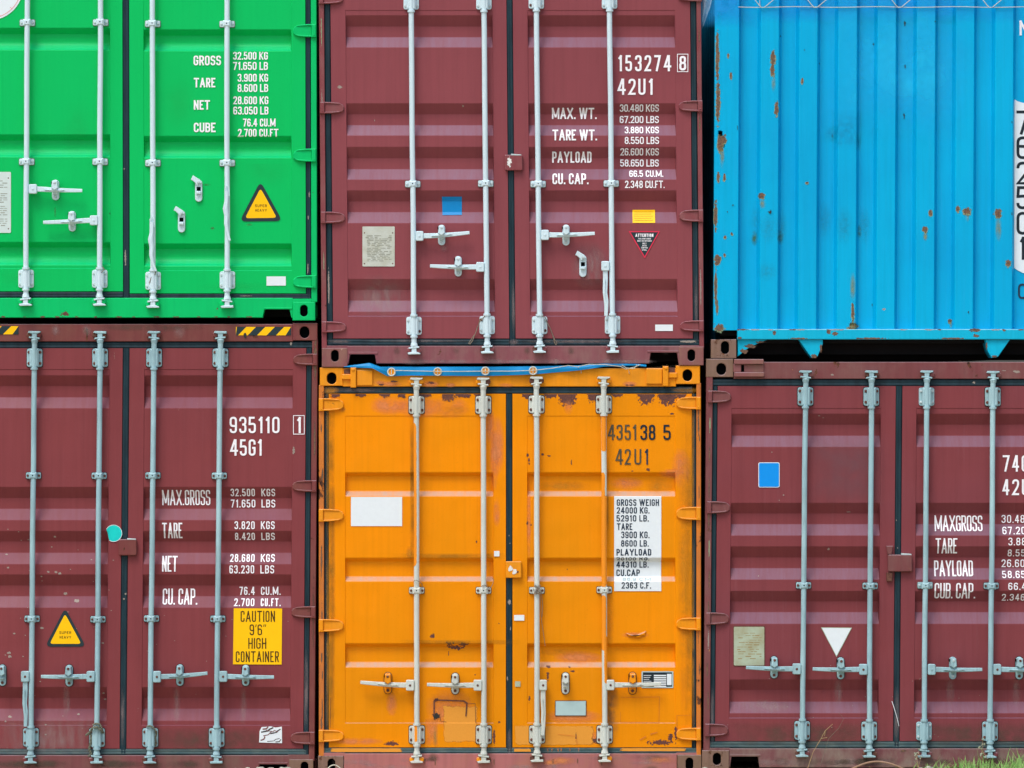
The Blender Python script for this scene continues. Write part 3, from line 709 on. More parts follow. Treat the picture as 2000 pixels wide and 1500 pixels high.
def triangle(surf, parent, pts, C, border, inner, bw, name='warning_sticker', label=None, writing=None, r=5, upside=False):
    mb = MB(C, [border], False)
    def rounded(p, r):
        q, _ = rpath([(x, y, 1) for x, y in p]+['c'], r); return q
    surf.flat(mb, [rounded(pts, r)], border, .45)
    surf.flat(mb, [rounded(offset_poly(pts, bw), r*.55)], inner, .6)
    if writing: writing(mb)
    o = mb.build(name, parent)
    if label: o['label'] = label
    return o
def sticker(surf, parent, C, polys, m, name, extra=None, lift=.45, label=None):
    mb = MB(C, [m], False); surf.flat(mb, polys, m, lift)
    if extra: extra(mb)
    o = mb.build(name, parent)
    if label: o['label'] = label
    return o
def plate_print(surf, x0, y0, x1, y1, ink, rows, seed):
    def f(mb):
        rnd = random.Random(seed)
        for k in range(rows):
            y = y0+8+(y1-y0-14)*k/rows; x = x0+5+rnd.random()*4
            while x < x1-8:
                wd = rnd.uniform(4, 14); 
                if rnd.random() < .8: surf.flat(mb, [rect(x, y, min(x+wd, x1-5), y+rnd.uniform(.8, 1.5))], ink, .75)
                x += wd+rnd.uniform(1, 4)
        for x in (x0+3, x1-3):
            for y in (y0+3, y1-3): mb.bolt(x, y, .8+surf.f(x, y), 1.4, 'rust', .4)
    return f

# ================================================================== GREEN container (upper left)
C = Cont('shipping_container', 'bright green container at the upper left of the stack, closed doors', 247, 625, -263, 372, 0.002, 300, .02)
g_bl = [(55,66,88,98),(263,274,296,307),(473,483,506,518),(-150,-139,-117,-107)]
g_br = [(a+3, b+3, c+2, d+2) for a, b, c, d in g_bl]
for tag, x0, x1, px0, px1, bl, y1 in (('l', -105, 240, -76, 216, g_bl, 569), ('r', 253.5, 597, 281, 570, g_br, 573)):
    sf, mb = leaf(C, x0, x1, -226, y1, px0, px1, bl, 13, (-190, 525 if tag == 'l' else 529), 1.0, 'green', 2, 7)
    if tag == 'l': gl = sf
    else: gr = sf
    for q in (((108, 415, 2, 12, 'd_green2'), (215, 417, 1.5, 4, 'd_soot'), (150, 250, 40, 60, 'd_deepgreen'), (30, 540, 40, 20, 'd_deepgreen')) if tag == 'l' else ((405, 361, 9, 2.5, 'd_green2'), (487, 439, 7, 3, 'd_green2'), (415, 446, 5, 3, 'd_green2'), (520, 330, 50, 40, 'd_deepgreen'), (350, 200, 40, 60, 'd_deepgreen'), (470, 560, 90, 10, 'd_deepgreen'))): sf.patch(mb, *q, .4)
    do = mb.build('door', C.root)
    if tag == 'l': gld = do
    else: grd = do
gasket(C, [(240, -226, 253.5, 584), (-118, 569, 240, 581.5), (253, 573, 606, 584.5), (597, -226, 608, 584), (-115, -226, -105, 581), (-118, -238, 608, -226)], 'gasket', C.root,
       extra=lambda mb: [Surf(C, [], [], lambda x, y: .3).patch(mb, x, y, rx, ry, 'd_pale', .3) for x, y, rx, ry in ((604, 380, 2.5, 9), (602, 425, 2, 8), (601, 525, 2, 18), (243, 330, 4, 2), (245, 505, 3, 25), (300, 578, 14, 1.5), (480, 578, 22, 1.2))])
post(C, 'green_frame', 608, -228, 619, 590); post(C, 'green_frame', -125, -228, -115, 590)
mb = MB(C, ['green_frame'], False)
mb.plate(sill_outline(-78, 582, 572, 620.5, [(515, 568, 604), (-74, -21, 604)]), -34, 3, 1); mb.box(516, 600.5, 571, 604, 0, 4.5, .5); mb.box(570, 583.5, 608.5, 591, -30, 2.6, .3); mb.box(-116, 581, -76, 591, -30, 2.6, .3)
sf0 = Surf(C, [], [], lambda x, y: 3)
sf0.patch(mb, 128, 614, 16, 7, 'd_dark', .3); sf0.patch(mb, 425, 603, 3, 3, 'd_dark', .3)
for x in range(10, 500, 37): sf0.patch(mb, x+random.uniform(-9, 9), 619, random.uniform(5, 14), 2.2, 'd_dark', .35)
mb.build('sill', C.root)
mb = MB(C, ['green_frame'], False); mb.plate(rect(-78, -262, 572, -238), -34, 3, 1); mb.build('header', C.root)
casting(C, 'corner_casting', 572, 590, 616, 626, 594, 607, 15, 23, 'green_frame')
casting(C, 'corner_casting', -126, 590, -80, 626, -103, 607, 15, 23, 'green_frame')
casting(C, 'corner_casting', 572, -263, 618, -228, 594, -246, 19, 23, 'green_frame')
casting(C, 'corner_casting', -126, -263, -80, -228, -103, -246, 19, 23, 'green_frame')
for y0, y1 in ((48, 74), (291, 317), (538, 563), (-196, -171)):
    hinge(C, 618, 573, y0, y1, 'green_frame', grd); hinge(C, -125, -80, y0, y1, 'green_frame', gld)
body(C, -125, 619, -263, 626, 'green_frame', 'green_frame')
mb = MB(C, ['white'], False)
for s, a, b, c, d, t in (('GROSS',378.5,432,109,128,2.9),('TARE',379,421,152.5,171,2.9),('NET',379,410.5,196,214.5,2.9),('CUBE',379,421.5,240,258.5,2.9),
    ('32.500 KG',455.5,523.5,101.5,117,2.3),('71.650 LB',455.5,523.5,121.5,137,2.3),('3.900 KG',464.5,524,144.5,160,2.3),('8.600 LB',464.5,524,164.5,180,2.3),
    ('28.600 KG',456,524.5,188.5,204,2.3),('63.050 LB',456,524.5,208.5,224,2.3),('76.4 CU.M',475,538.5,232,247.5,2.3),('2.700 CU.FT',465,544,252,267.5,2.3)):
    text(gr, mb, s, a, b, c, d, t, 'white')
mb.build('lettering', grd)
def wr(surf, cx, y, k=1.):
    def f(mb):
        text(surf, mb, 'SUPER', cx-11.5, cx+11.5, y, y+5.2, .75, 'brown_ink', .8, 1.3); text(surf, mb, 'HEAVY', cx-11, cx+11.5, y+9, y+14, .75, 'brown_ink', .8, 1.3)
    return f
triangle(gr, grd, [(509, 354), (552, 432), (468, 433)], C, 'dkblue', 'yellow', 6.5, label='yellow and black warning triangle reading SUPER HEAVY', writing=wr(gr, 510, 399.5), r=13)
sticker(gr, grd, C, [rect(521, 540, 558.5, 558)], 'wpatch', 'blank_sticker')
sticker(gl, gld, C, [rrect(-62, 336, 22, 455, 2)], 'plate3', 'data_plate', plate_print(gl, -40, 345, 20, 450, 'plateink', 22, 3))
def ring(mb):
    q = [(-20+62*math.cos(2*math.pi*i/48), -26+62*math.sin(2*math.pi*i/48)) for i in range(48)]
    gl.flat(mb, ribbon(q, True, .6), 'pinkline', .7)
    for a in (20, 45, 70, 90, 115, 140, 165): c, s_ = math.cos(R_(a)), math.sin(R_(a)); gl.flat(mb, ribbon([(-20+57*c, -26+57*s_), (-20+62*c, -26+62*s_)], False, .5), 'pinkline', .75)
sticker(gl, gld, C, [[(-20+66*math.cos(2*math.pi*i/48), -26+66*math.sin(2*math.pi*i/48)) for i in range(48)]], 'wpatch', 'round_sticker', ring)
kw = dict(keep='green_frame', mat='rod_w')
rod(C, ((53.5, 0), (50.5, 590)), (-245, 582), [(-222, -187), (527, 562)], [-120, 44.5, 316], camt=-240, camb=583, handle=('h', 57, 72.5, 360, 378.5, (161, 372.5)), catch=('closed', 108.5, 351, 391), **kw)
rod(C, ((196.5, 0), (194.5, 590)), (-245, 582), [(-222, -187), (527, 562)], [-120, 44, 316], camt=-240, camb=583, handle=('h', 176, 191.5, 421, 440, (85, 434.5)), catch=('closed', 141, 412, 452), **kw)
rod(C, ((298, 0), (299, 590)), (-245, 586), [(-222, -187), (531, 566)], [-120, 46.5, 318.5], camt=-240, camb=587, handle=('strap', 290, 306, 424, 440, (303, 530)), catch=('open', 354.5, 404, 454), **kw)
rod(C, ((443.5, 0), (444, 590)), (-245, 586), [(-222, -187), (530, 564)], [-120, 47, 318.5], camt=-240, camb=587, handle=('strap', 436, 452, 363, 380, (447, 470)), catch=('open', 388, 344, 394), **kw)

# ================================================================== MAROON container (upper centre)
C = Cont('shipping_container', 'maroon container at the top centre of the stack, numbered 153274 8', 999, 714, -82, 374, .0085, 300, .015)
m_b = [(30,51,72,93),(202,222.5,244,265),(287,308.5,330,351),(372,393,414,436),(545,566,587,609)]
surfs = []
for tag, x0, x1, px0, px1 in (('l', 648, 991.5, 677, 964.5), ('r', 1004, 1350, 1032.5, 1321)):
    sf, mb = leaf(C, x0, x1, -50, 661, px0, px1, m_b, 13, (20, 618), .8, 'maroon_m'); surfs.append(sf)
    if tag == 'l':
        for q in ((665, 170, 9, 5, 'd_pale'), (732, 235, 1.5, 4, 'd_pale'), (905, 207, 3, 3, 'd_pale'), (740, 580, 60, 45, 'd_mist'), (865, 485, 8, 8, 'd_mist')): sf.patch(mb, *q)
    else:
        for q in ((1150, 520, 40, 50, 'd_mist'),): sf.patch(mb, *q)
    do = mb.build('door', C.root)
    if tag == 'l': mld = do
    else: mrd = do
ml, mr = surfs
gs = Surf(C, [], [], lambda x, y: .3)
gasket(C, [(991.5, -50, 1004, 675), (637, 661.5, 991.5, 675), (1004, 661.5, 1362, 675), (635.5, -50, 648, 675), (1350, -50, 1362.5, 675), (636, -62, 1362, -50)], 'gasket', C.root,
       extra=lambda mb: [gs.patch(mb, *q) for q in ((660, 667, 26, 4, 'd_mist'), (820, 666, 120, 3, 'd_mist'), (1120, 667, 120, 4, 'd_mist'), (1357, 590, 4, 60, 'd_mist'), (1000, 600, 4, 60, 'd_mist'), (1340, 667, 30, 4, 'd_pale'), (1000, 668, 12, 6, 'd_mist'), (640, 560, 3, 60, 'd_pale'))])
post(C, 'maroon_mf', 625.5, -52, 635.5, 682, ((630, 60, 2, 50, 'd_rim'), (630, 200, 1.6, 40, 'd_pale'), (631, 510, 1.5, 30, 'd_rim')))
post(C, 'maroon_mf', 1362.5, -52, 1371.5, 680, ((1367, 70, 2, 30, 'd_rust'), (1367, 240, 2.5, 30, 'd_rust'), (1366, 560, 2, 70, 'd_pale')))
mb = MB(C, ['sill_m'], False)
mb.plate(sill_outline(677, 675.5, 1330, 710, [(682, 734, 692), (1269, 1324, 688.5)]), -34, 3, 1)
mb.box(681, 687.5, 738, 692, 0, 4.2, .5); mb.box(638, 675, 680, 681.5, -30, 2.6, .3); mb.box(1328, 674.5, 1366, 678, -30, 2.6, .3); mb.box(1264, 684.5, 1325, 688.5, 0, 4.2, .5)
for k in range(14): Surf(C, [], [], lambda x, y: 3).patch(mb, random.uniform(745, 1260), 706, random.uniform(10, 40), random.uniform(3, 7), 'd_mist', .3+.02*k)
for x in (775, 890, 1115, 1300, 1030): Surf(C, [], [], lambda x, y: 3).patch(mb, x, 685, 8, 9, 'd_grime', .7)
mb.build('sill', C.root)
mb = MB(C, ['maroon_mf'], False); mb.plate(rect(672, -81, 1322, -62), -34, 3, 1); mb.build('header', C.root)
casting(C, 'corner_casting', 629, 680, 679, 717, 654.5, 695, 15, 23, 'cast_m')
casting(C, 'corner_casting', 1326, 677, 1374, 713.5, 1350, 694, 15, 23, 'cast_m')
casting(C, 'corner_casting', 622, -82, 670, -50, 647, -66, 19, 21, 'cast_m')
casting(C, 'corner_casting', 1318, -82, 1366, -50, 1342, -66, 19, 21, 'cast_m')
for y0, y1 in ((-14, 9), (200, 223), (414, 437), (628, 650)): hinge(C, 624.5+(y0-100)*.009, 671+(y0-100)*.009, y0, y1, 'maroon_mf', mld)
for y0, y1 in ((-16, 4), (197, 219), (410, 434), (626, 648)): hinge(C, 1371+(y0-100)*.006, 1325+(y0-100)*.006, y0, y1, 'maroon_mf', mrd)
body(C, 626, 1372, -82, 714, 'maroon_mf', 'tarp_s')
mb = MB(C, ['white'], False)
for s, a, b, c, d, t in (('MAX. WT.',1078,1165.5,210.5,232,3),('TARE WT.',1079,1166,253,274.5,3),('PAYLOAD',1078.5,1155.5,296,317.5,3),('CU. CAP.',1079,1149.5,338.5,360,3),
    ('30.480 KGS',1210.5,1287,204,218,2),('67.200 LBS',1210.5,1287,226,240,2),('3.880 KGS',1220,1287,247,260.5,2),('8.550 LBS',1220,1287,267.5,281.5,2),
    ('26.600 KGS',1211.5,1287,289.5,303.5,2),('58.650 LBS',1211.5,1287,311,325,2),('66.5 CU.M.',1229,1295.5,332.5,345.5,2),('2.348 CU.FT.',1220.5,1298,353,367.5,2)):
    text(mr, mb, s, a, b, c, d, t, 'white')
text(mr, mb, '153274', 1206.5, 1311, 108, 139.5, 4, 'white', .5, 5.8); text(mr, mb, '42U1', 1206, 1275.5, 154, 185.5, 4, 'white', .5, 5.2)
text(mr, mb, '8', 1326.5, 1340, 109.5, 138, 4, 'white'); outline(mr, mb, 1322.3, 105.5, 1344, 141, 1.3, 'white')
mb.build('lettering', mrd)
sticker(ml, mld, C, [[(863, 384), (902, 384), (902, 419.5), (864, 420)]], 'stblue', 'blue_sticker')
sticker(ml, mld, C, [rrect(708, 442.5, 771, 520.5, 1.5)], 'plate', 'data_plate', plate_print(ml, 709, 452, 770, 518, 'plateink', 17, 5))
def tx(mb):
    for k in range(5): mr.flat(mb, [rect(1239, 413.5+4.2*k, 1275-(k % 2)*3, 414+4.2*k)], 'brown_ink', .7)
sticker(mr, mrd, C, [rect(1235.5, 409.5, 1279.5, 435.5)], 'yellow', 'yellow_sticker', tx)
def at(mb):
    text(mr, mb, 'ATTENTION', 1241, 1276, 456.5, 462.8, 1.35, 'white', .8, .8)
    for s, y, hw in (('THIS CONTAINER', 465, 12.5), ('MUST BE REPAIRED', 469.3, 14), ('ONLY', 474, 4), ('WITH', 478.3, 4), ('CORTEN', 482.6, 6.2), ('STEEL', 487, 4.8)):
        text(mr, mb, s, 1258.5-hw, 1258.5+hw, y, y+2.8, .5, 'white', .8, .35)
triangle(mr, mrd, [(1227.5, 451.5), (1289, 451.5), (1259, 505)], C, 'red', 'dkblue', 2.1, label='black triangle with red border and ATTENTION notice, point down', writing=at, r=1.5)
sticker(mr, mrd, C, [rect(1279.5, 634, 1314, 646.5)], 'wpatch', 'blank_sticker')
mb = MB(C, ['maroon_mf', 'd_white'], False); mb.plate(rrect(986, 303, 1020.5, 333.5, 2), 2, 9, 1.4)
mb.plate([(998, 301), (1018, 302.5), (1018, 304.5), (998, 304)], 2, 9.5, .5, 'boltw')
q = Surf(C, [], [], lambda x, y: 9); q.patch(mb, 995, 317, 7, 15, 'd_white', .3); mb.build('lock_cover', mrd)
kw = dict(keep='maroon_mf', mat='rod_w')
rod(C, ((803.5, 50), (808.6, 650)), (-62, 677), [(-17, 18.5), (619, 654)], [359.5], camt=-58, camb=678, handle=('h', 812, 827, 451.5, 470.5, (917, 454.5)), catch=('closed', 862.5, 439, 479), **kw)
rod(C, ((945.5, 50), (951.6, 650)), (-62, 677), [(-17, 18.5), (617.5, 652.5)], [358.5], camt=-58, camb=676, handle=('h', 930, 946, 512, 531, (840, 519.5)), catch=('closed', 895, 500, 540), **kw)
rod(C, ((1048, 50), (1054, 650)), (-62, 676), [(-17, 17), (618, 652.5)], [359.5], camt=-58, camb=675, handle=('h', 1057, 1072, 449, 469, (1161.5, 456)), catch=('closed', 1105.5, 438.5, 479.5), **kw)
rod(C, ((1191, 50), (1196.6, 650)), (-62, 676), [(-17, 17), (617, 652)], [358.5], camt=-58, camb=675, handle=('v', 1174.5, 1190, 510, 529, (1183.5, 617)), catch=('open', 1138.5, 491, 541), **kw)

# ================================================================== BLUE container (upper right)
C = Cont('shipping_container', 'bright blue corrugated container at the upper right of the stack with rust patches', 1767, 700, -98, 374, -.005, 300, .0)
xs = [1445, 1447]; prof = [(1300, 2), (1443, 2), (1445.5, -17), (1480, -17), (1485, 0)]; x = 1485
edges = [(1520.5,1560),(1596,1636),(1673,1713),(1749,1789.5),(1826,1866),(1902,1943),(1978.5,2019),(2056, 2090)]
for a, b in edges: prof += [(a, 0), (a+5, -17), (b-5, -17), (b, 0)]
prof += [(2096, 2), (2300, 2)]
fx, rows = smoothed(prof, 1.2)
bs = Surf(C, rows, [13, 30, 60, 200, 400, 600], lambda x, y: fx(x)*(1 if y < 640 else 1))
mb = MB(C, ['blue'], True); bs.grid(mb, 1395, 2139, -60, 645, -25)
P = bs.patch
P(mb, 1420, 10, 60, 45, 'd_deepblue', .3, 'x'); P(mb, 1720, -10, 320, 56, 'd_deepblue', .25, 'x')
P(mb, 1740, 130, 150, 150, 'd_newblue', .35, 'x', 14); P(mb, 1800, 150, 120, 120, 'd_newblue', .42, 'e', 14)
for cx, cy, rx, ry in ((1400,110,5,70),(1402,200,6,60),(1407,280,9,26),(1413,272,8,14),(1398,420,5,45),(1399,560,3.5,50),(1402,508,9,16),(1406,640,14,12),(1403, 345, 4, 14),(1415, 347, 3, 12), (1427,148,3.4,11),(1421,108,2.4,7),(1509,112,7,22),(1508,137,6,18),(1516,212,6,20),(1488,382,9,9),(1818,416,5,10),(1807,448,8,9),(1871,408,5,9),(1889,412,11,11),(1950,416,10,14),(1970,514,8,9),(1667,610,4,28),(1664,641,10,8),(1576,357,4,4),(1858,627,5,6),(1566,158,3,10),(1417,463,3,4),(1430,456,3,4),(1416,498,3,5),(1672,636,10,5),(1402, 600, 2.5, 20)):
    P(mb, cx, cy+1, rx*1.3+1, ry*1.25+1, 'd_rim', .32, 'e', 8); P(mb, cx, cy, rx*1.1, ry*1.15, 'd_rust', .45, 'e', 8)
for cx, cy, rx, ry in ((1510,163,5,18),(1410,305,5,26),(1951,446,7,26),(1490,398,7,10),(1808,462,5,9),(1889,425,5,9),(1667,560,6,30),(1668,636,8,14),(1860,634,3,8)): P(mb, cx, cy, rx, ry, 'd_run', .4)
for cx, cy, rx, ry in ((1478,430,12,40),(1502,446,18,34),(1527,440,14,38),(1612,430,16,42),(1650,440,18,40),(1690,440,14,40),(1500,530,22,20)): P(mb, cx, cy, rx, ry, 'd_graze', .52)
for cx, cy, rx, ry in ((1475,465,7,16),(1525,462,8,17),(1680,452,5,14)): P(mb, cx, cy, rx, ry, 'd_green2', .6)
for cx, cy, rx, ry in ((1432,401,4,2.5),(1505,414,6,5),(1421,414,2,3),(1626,265,2,6),(1570,98,1.5,2),(1601,123,2,2),(1524,70,2,2),(1768,130,3,9),(1767,45,3,8),(1767,225,3,9),(1706,86,3,4),(1825,42,2,2),(1440,250,1,8),(1893,610,2,4),(1977,418,1.5,5),(1976,238,1.2,6),(1706,596,1.5,6)): P(mb, cx, cy, rx, ry, 'd_soot', .55, 'e', 6)
P(mb, 1655, 255, 30, 40, 'd_bluesh', .5, 'x'); P(mb, 1625, 262, 14, 16, 'd_bluesh', .56); P(mb, 1676, 280, 8, 18, 'd_graze', .5); P(mb, 1728, 604, 6, 4, 'd_pale', .5)
bo = mb.build('front_wall', C.root)
mb = MB(C, ['blue_f'], False)
mb.box(1440, 643, 2094, 663, -30, 5, 1.2); rs = Surf(C, [], [], lambda x, y: 5)
for cx in (1446, 1470, 1500, 1543, 1560, 1625, 1640, 1760, 1810, 1830, 1905, 1940, 1990): rs.patch(mb, cx+4, 644, random.uniform(8, 22), 2.4, 'd_pale' if random.random() < .7 else 'd_rust', .3)
for cx, cy, rx, ry in ((1512,651,7,7),(1618,648,8,8),(1630,652,10,7),(1904,645,18,6),(1906,656,10,6),(1960,645,6,4),(1445,660,8,4),(1700,661,50,3),(1560, 661, 30, 2.5),(1860,661,40,3)): rs.patch(mb, cx, cy, rx, ry, 'd_rust', .4)
mb.build('bottom_rail', C.root)
mb = MB(C, ['blue_top'], False); mb.box(1395, -97, 2139, -60, -30, 4, 1.2); mb.build('header', C.root)
mb = MB(C, ['blue_f'], False)
mb.plate([(1441, 663), (1500, 663), (1484, 669), (1462, 680), (1441, 696)], -20, -2, .8)
g2 = Surf(C, [], [], lambda x, y: -2)
g2.patch(mb, 1466, 676, 22, 6, 'd_rust', .3); g2.patch(mb, 1453, 686, 12, 8, 'd_rust', .34); g2.patch(mb, 1485, 668, 14, 4, 'd_rust', .38)
mb.build('underframe_bracket', C.root); mb = MB(C, ['blue_f'], False)
mb.plate([(1560, 663), (1607, 663), (1607, 672), (1597, 696), (1586, 699), (1580, 692)], -60, 0, .8)
g2 = Surf(C, [], [], lambda x, y: 0); g2.patch(mb, 1590, 696, 12, 7, 'd_rust', .3); g2.patch(mb, 1603, 680, 4, 14, 'd_rust', .35)
mb.build('underframe_bracket', C.root); mb = MB(C, ['blue_f'], False)
mb.plate([(1925, 663), (1973, 663), (1949, 697), (1937, 699), (1930, 688), (1926, 674)], -60, 0, .8)
g2.patch(mb, 1942, 696, 10, 4, 'd_rust', .3); g2.patch(mb, 1927, 676, 3, 12, 'd_rust', .3)
mb.build('underframe_bracket', C.root)
casting(C, 'corner_casting', 1388.5, 663, 1438, 700, 1416, 679, 16, 25, 'castrust')
casting(C, 'corner_casting', 2096, 663, 2142, 700, 2119, 679, 16, 25, 'castrust')
mb = MB(C, ['interior'], False); mb.box(1440, 664, 2094, 703, -120, -110, .2); mb.build('gap_shade_board', C.root)  # near-black board added to paint the shade in the gap below
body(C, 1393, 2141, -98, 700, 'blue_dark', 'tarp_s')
def nums(mb):
    for s, a, b, c, d in (('7',1987,2012,215,262),('6',1987,2012,265.5,310),('2',1987,2012,315,360),('5',1987,2012,363,408),('0',1987,2012,413,458),('1',1993,2004,462,507)):
        text(bs, mb, s, a, b, c, d, 5.4, 'black', .9)
sticker(bs, bo, C, [[(1982.5, 193), (1990, 197), (2000, 200), (2017, 200), (2017, 532), (2000, 533), (1990, 528), (1982.5, 523)]], 'wpatch', 'number_panel', nums, .6)
mb = MB(C, ['white', 'black'], False); text(bs, mb, 'N', 1993, 2011, 39, 68, 4.2, 'white', .6); mb.build('lettering', bo); mb = MB(C, ['navy'], False); text(bs, mb, '0', 1990, 2008, 553.5, 583.5, 3.6, 'navy', .6); mb.build('lettering', bo)

# ================================================================== MAROON container (lower left)
C = Cont('shipping_container', 'maroon container at the lower left with a yellow CAUTION HIGH CONTAINER sticker', 247, 1521, 632, 374, -.008, 700, .0)
l_b = [(733,754,776,797.5),(951,973,994,1016),(1037,1058,1080,1102),(1122,1144,1165,1187),(1342,1364,1385,1408)]
ls = []
for tag, x0, x1, px0, px1 in (('l', -105, 239.5, -76, 214.5), ('r', 253, 598, 282, 573)):
    sf, mb = leaf(C, x0, x1, 680, 1462, px0, px1, l_b, 13, (721, 1417), .8, 'maroon_l'); ls.append(sf)
    rnd = random.Random(4 if tag == 'l' else 9)
    if tag == 'l':
        for k in range(46):
            x, y = rnd.uniform(5, 225), rnd.uniform(1010, 1440); r = rnd.uniform(1.2, 3.4); sf.patch(mb, x, y, r*1.5, r, 'd_pale', .35, 'e', 5)
        for q in ((120, 1120, 6, 4), (130, 1160, 6, 5), (153, 1174, 9, 6), (22, 1275, 7, 4), (24, 1282, 6, 5), (86, 1227, 6, 4), (84, 1126, 4, 3), (24, 1400, 7, 4)): sf.patch(mb, q[0], q[1], q[2], q[3], 'd_pale', .4)
        sf.patch(mb, 100, 1440, 110, 40, 'd_mist', .3, 'x'); sf.patch(mb, 134, 1370, 8, 40, 'd_mist', .4)
    else:
        for k in range(22):
            x, y = rnd.uniform(260, 580), rnd.uniform(1200, 1445); r = rnd.uniform(1, 2); sf.patch(mb, x, y, r*1.2, r, 'd_pale', .35, 'e', 5)
        sf.patch(mb, 350, 1375, 8, 40, 'd_mist', .4); sf.patch(mb, 480, 1380, 8, 42, 'd_mist', .4); sf.patch(mb, 575, 880, 4, 12, 'd_pale', .35)
        sf.patch(mb, 430, 1445, 150, 25, 'd_grime', .3, 'x')
    do = mb.build('door', C.root)
    if tag == 'l': lld = do
    else: lrd = do
ll, lr = ls
gs = Surf(C, [], [], lambda x, y: .3)
gasket(C, [(239.5, 680, 253, 1474), (598, 680, 609.5, 1474), (-118, 667, 610, 680.5), (-115, 680, -105, 1474)], 'gasket', C.root,
       extra=lambda mb: [gs.patch(mb, *q) for q in ((249, 1160, 4, 3, 'd_pale'), (246, 1170, 3, 3, 'd_pale'), (603, 1350, 5, 90, 'd_mist'), (568, 671, 4, 6, 'd_pale'), (245, 1400, 5, 60, 'd_mist'))])
gasket(C, [(-118, 1462, 604, 1474.5)], 'gasket_l', C.root)
post(C, 'maroon_lf', 609.5, 664, 620.5, 1486, ((616, 700, 5, 60, 'd_rust'), (616, 860, 3, 60, 'd_rust'), (616, 1200, 3, 90, 'd_dark'))); post(C, 'maroon_lf', -125, 664, -115, 1486)
mb = MB(C, ['maroon_lf'], False); mb.plate(rect(-78, 633, 572, 667), -34, 3, 1)
hs = Surf(C, [], [], lambda x, y: 3)
for q in ((110, 645, 10, 12, 'd_mist'), (170, 645, 10, 12, 'd_mist'), (350, 648, 14, 14, 'd_mist'), (300, 640, 120, 8, 'd_grime'), (479, 655, 5, 9, 'd_soot')): hs.patch(mb, *q)
ho = mb.build('header', C.root)
def hz(x0, x1, y0, y1):
    mb = MB(C, ['yellow'], False); hs.flat(mb, [rect(x0, y0, x1, y1)], 'yellow', .3)
    x = x0-14
    while x < x1:
        p = [(x+16, y0), (x+34, y0), (x+18, y1), (x, y1)]
        q = []
        for xx, yy in p: q.append((min(max(xx, x0), x1), yy))
        if q[1][0] > q[0][0] or q[2][0] > q[3][0]: hs.flat(mb, [q], 'dkblue', .5)
        x += 37
    return mb.build('hazard_stripe_tape', ho)
hz(461, 568.5, 638.5, 655); hz(-72, 36.5, 637, 653)
mb = MB(C, ['sill_l'], False); mb.plate(sill_outline(-78, 1475, 566, 1520, [(505, 562, 1492), (-74, -21, 1492)]), -34, 3, 1); mb.box(505, 1489, 562, 1492.5, 0, 4.2, .5); mb.box(563, 1474, 606, 1484, -30, 2.6, .3)
ss = Surf(C, [], [], lambda x, y: 3)
for k in range(10): ss.patch(mb, random.uniform(0, 500), 1492, random.uniform(20, 50), 9, 'd_grime', .3+.02*k)
mb.build('sill', C.root)
casting(C, 'corner_casting', 572, 631, 620, 665, 595, 649, 19, 23, 'maroon_lf')
casting(C, 'corner_casting', -126, 631, -80, 665, -103, 649, 19, 23, 'maroon_lf')
casting(C, 'corner_casting', 565, 1483, 612, 1521, 595, 1500, 15, 25, 'castrust')
casting(C, 'corner_casting', -130, 1483, -84, 1521, -107, 1500, 15, 25, 'castrust')
for y0, y1 in ((691, 714), (938, 961), (1184, 1207), (1429, 1454)):
    e = (y0-700)*-.007; hinge(C, 620+e, 573+e, y0, y1, 'maroon_lf', lrd); hinge(C, -125+e, -79+e, y0, y1, 'maroon_lf', lld)
body(C, -125, 618, 632, 1520, 'maroon_lf', 'maroon_lf')
mb = MB(C, ['white'], False)
for s, a, b, c, d, t in (('MAX.GROSS',316,410,957,987,2.8),('TARE',316.5,356,1021,1051.5,3.1),('NET',316.5,346.5,1086,1116.5,3.1),('CU. CAP.',317,385,1150,1181,3.1),
    ('32.500',450,497.5,954.5,969.5,2.1),('KGS',510,537,954.5,969.5,2.1),('71.650',450,498,976,991.5,2.1),('LBS',510,537,976,991.5,2.1),('3.820',458,497.5,1018,1033.5,2.1),('KGS',509.5,536.5,1018,1033.5,2.1),
    ('8.420',458.5,497.5,1040.5,1055,2.1),('LBS',510,536.5,1040.5,1055,2.1),('28.680',449,497,1082.5,1097.5,2.1),('KGS',509,536.5,1082.5,1097.5,2.1),('63.230',448,496.5,1104,1120,2.1),('LBS',508.5,535.5,1104,1120,2.1),
    ('76.4',467,497,1146.5,1162.5,2.1),('CU.M.',509,547.5,1146.5,1162.5,2.1),('2.700',457,496.5,1169,1184,2.1),('CU.FT.',509,548,1169,1184,2.1)):
    text(lr, mb, s, a, b, c, d, t*(1 if t < 2.5 else .9), 'white', gap=2.3 if t < 2.5 else 1.6)
text(lr, mb, '935110', 448.5, 546, 814, 846, 3.8, 'white', .5, 4.2); text(lr, mb, '45G1', 449.5, 512, 858, 890, 3.8, 'white', .5, 3.6)
text(lr, mb, '1', 579.5, 588.5, 814.5, 846, 4, 'white'); outline(lr, mb, 572.5, 811, 595, 848.5, 1.3, 'white')
mb.build('lettering', lrd)
def ca(mb):
    for s, a, b, c, d in (('CAUTION',470,537,1193,1214.5),('9\'6"',487.5,519,1219.5,1240.5),('HIGH',485,520,1246,1267),('CONTAINER',460.5,544.5,1272,1293)):
        text(lr, mb, s, a, b, c, d, 2.1, 'brown_ink', .9, 2.4)
sticker(lr, lrd, C, [[(456.5, 1188), (551, 1188.5), (550, 1298), (455, 1297.5)]], 'yellow', 'caution_sticker', ca, .55)
triangle(ll, lld, [(127, 1187), (168, 1263), (88, 1263)], C, 'dkblue', 'yellow', 5.5, label='dirty yellow and black warning triangle reading SUPER HEAVY', writing=wr(ll, 127.5, 1233), r=12)
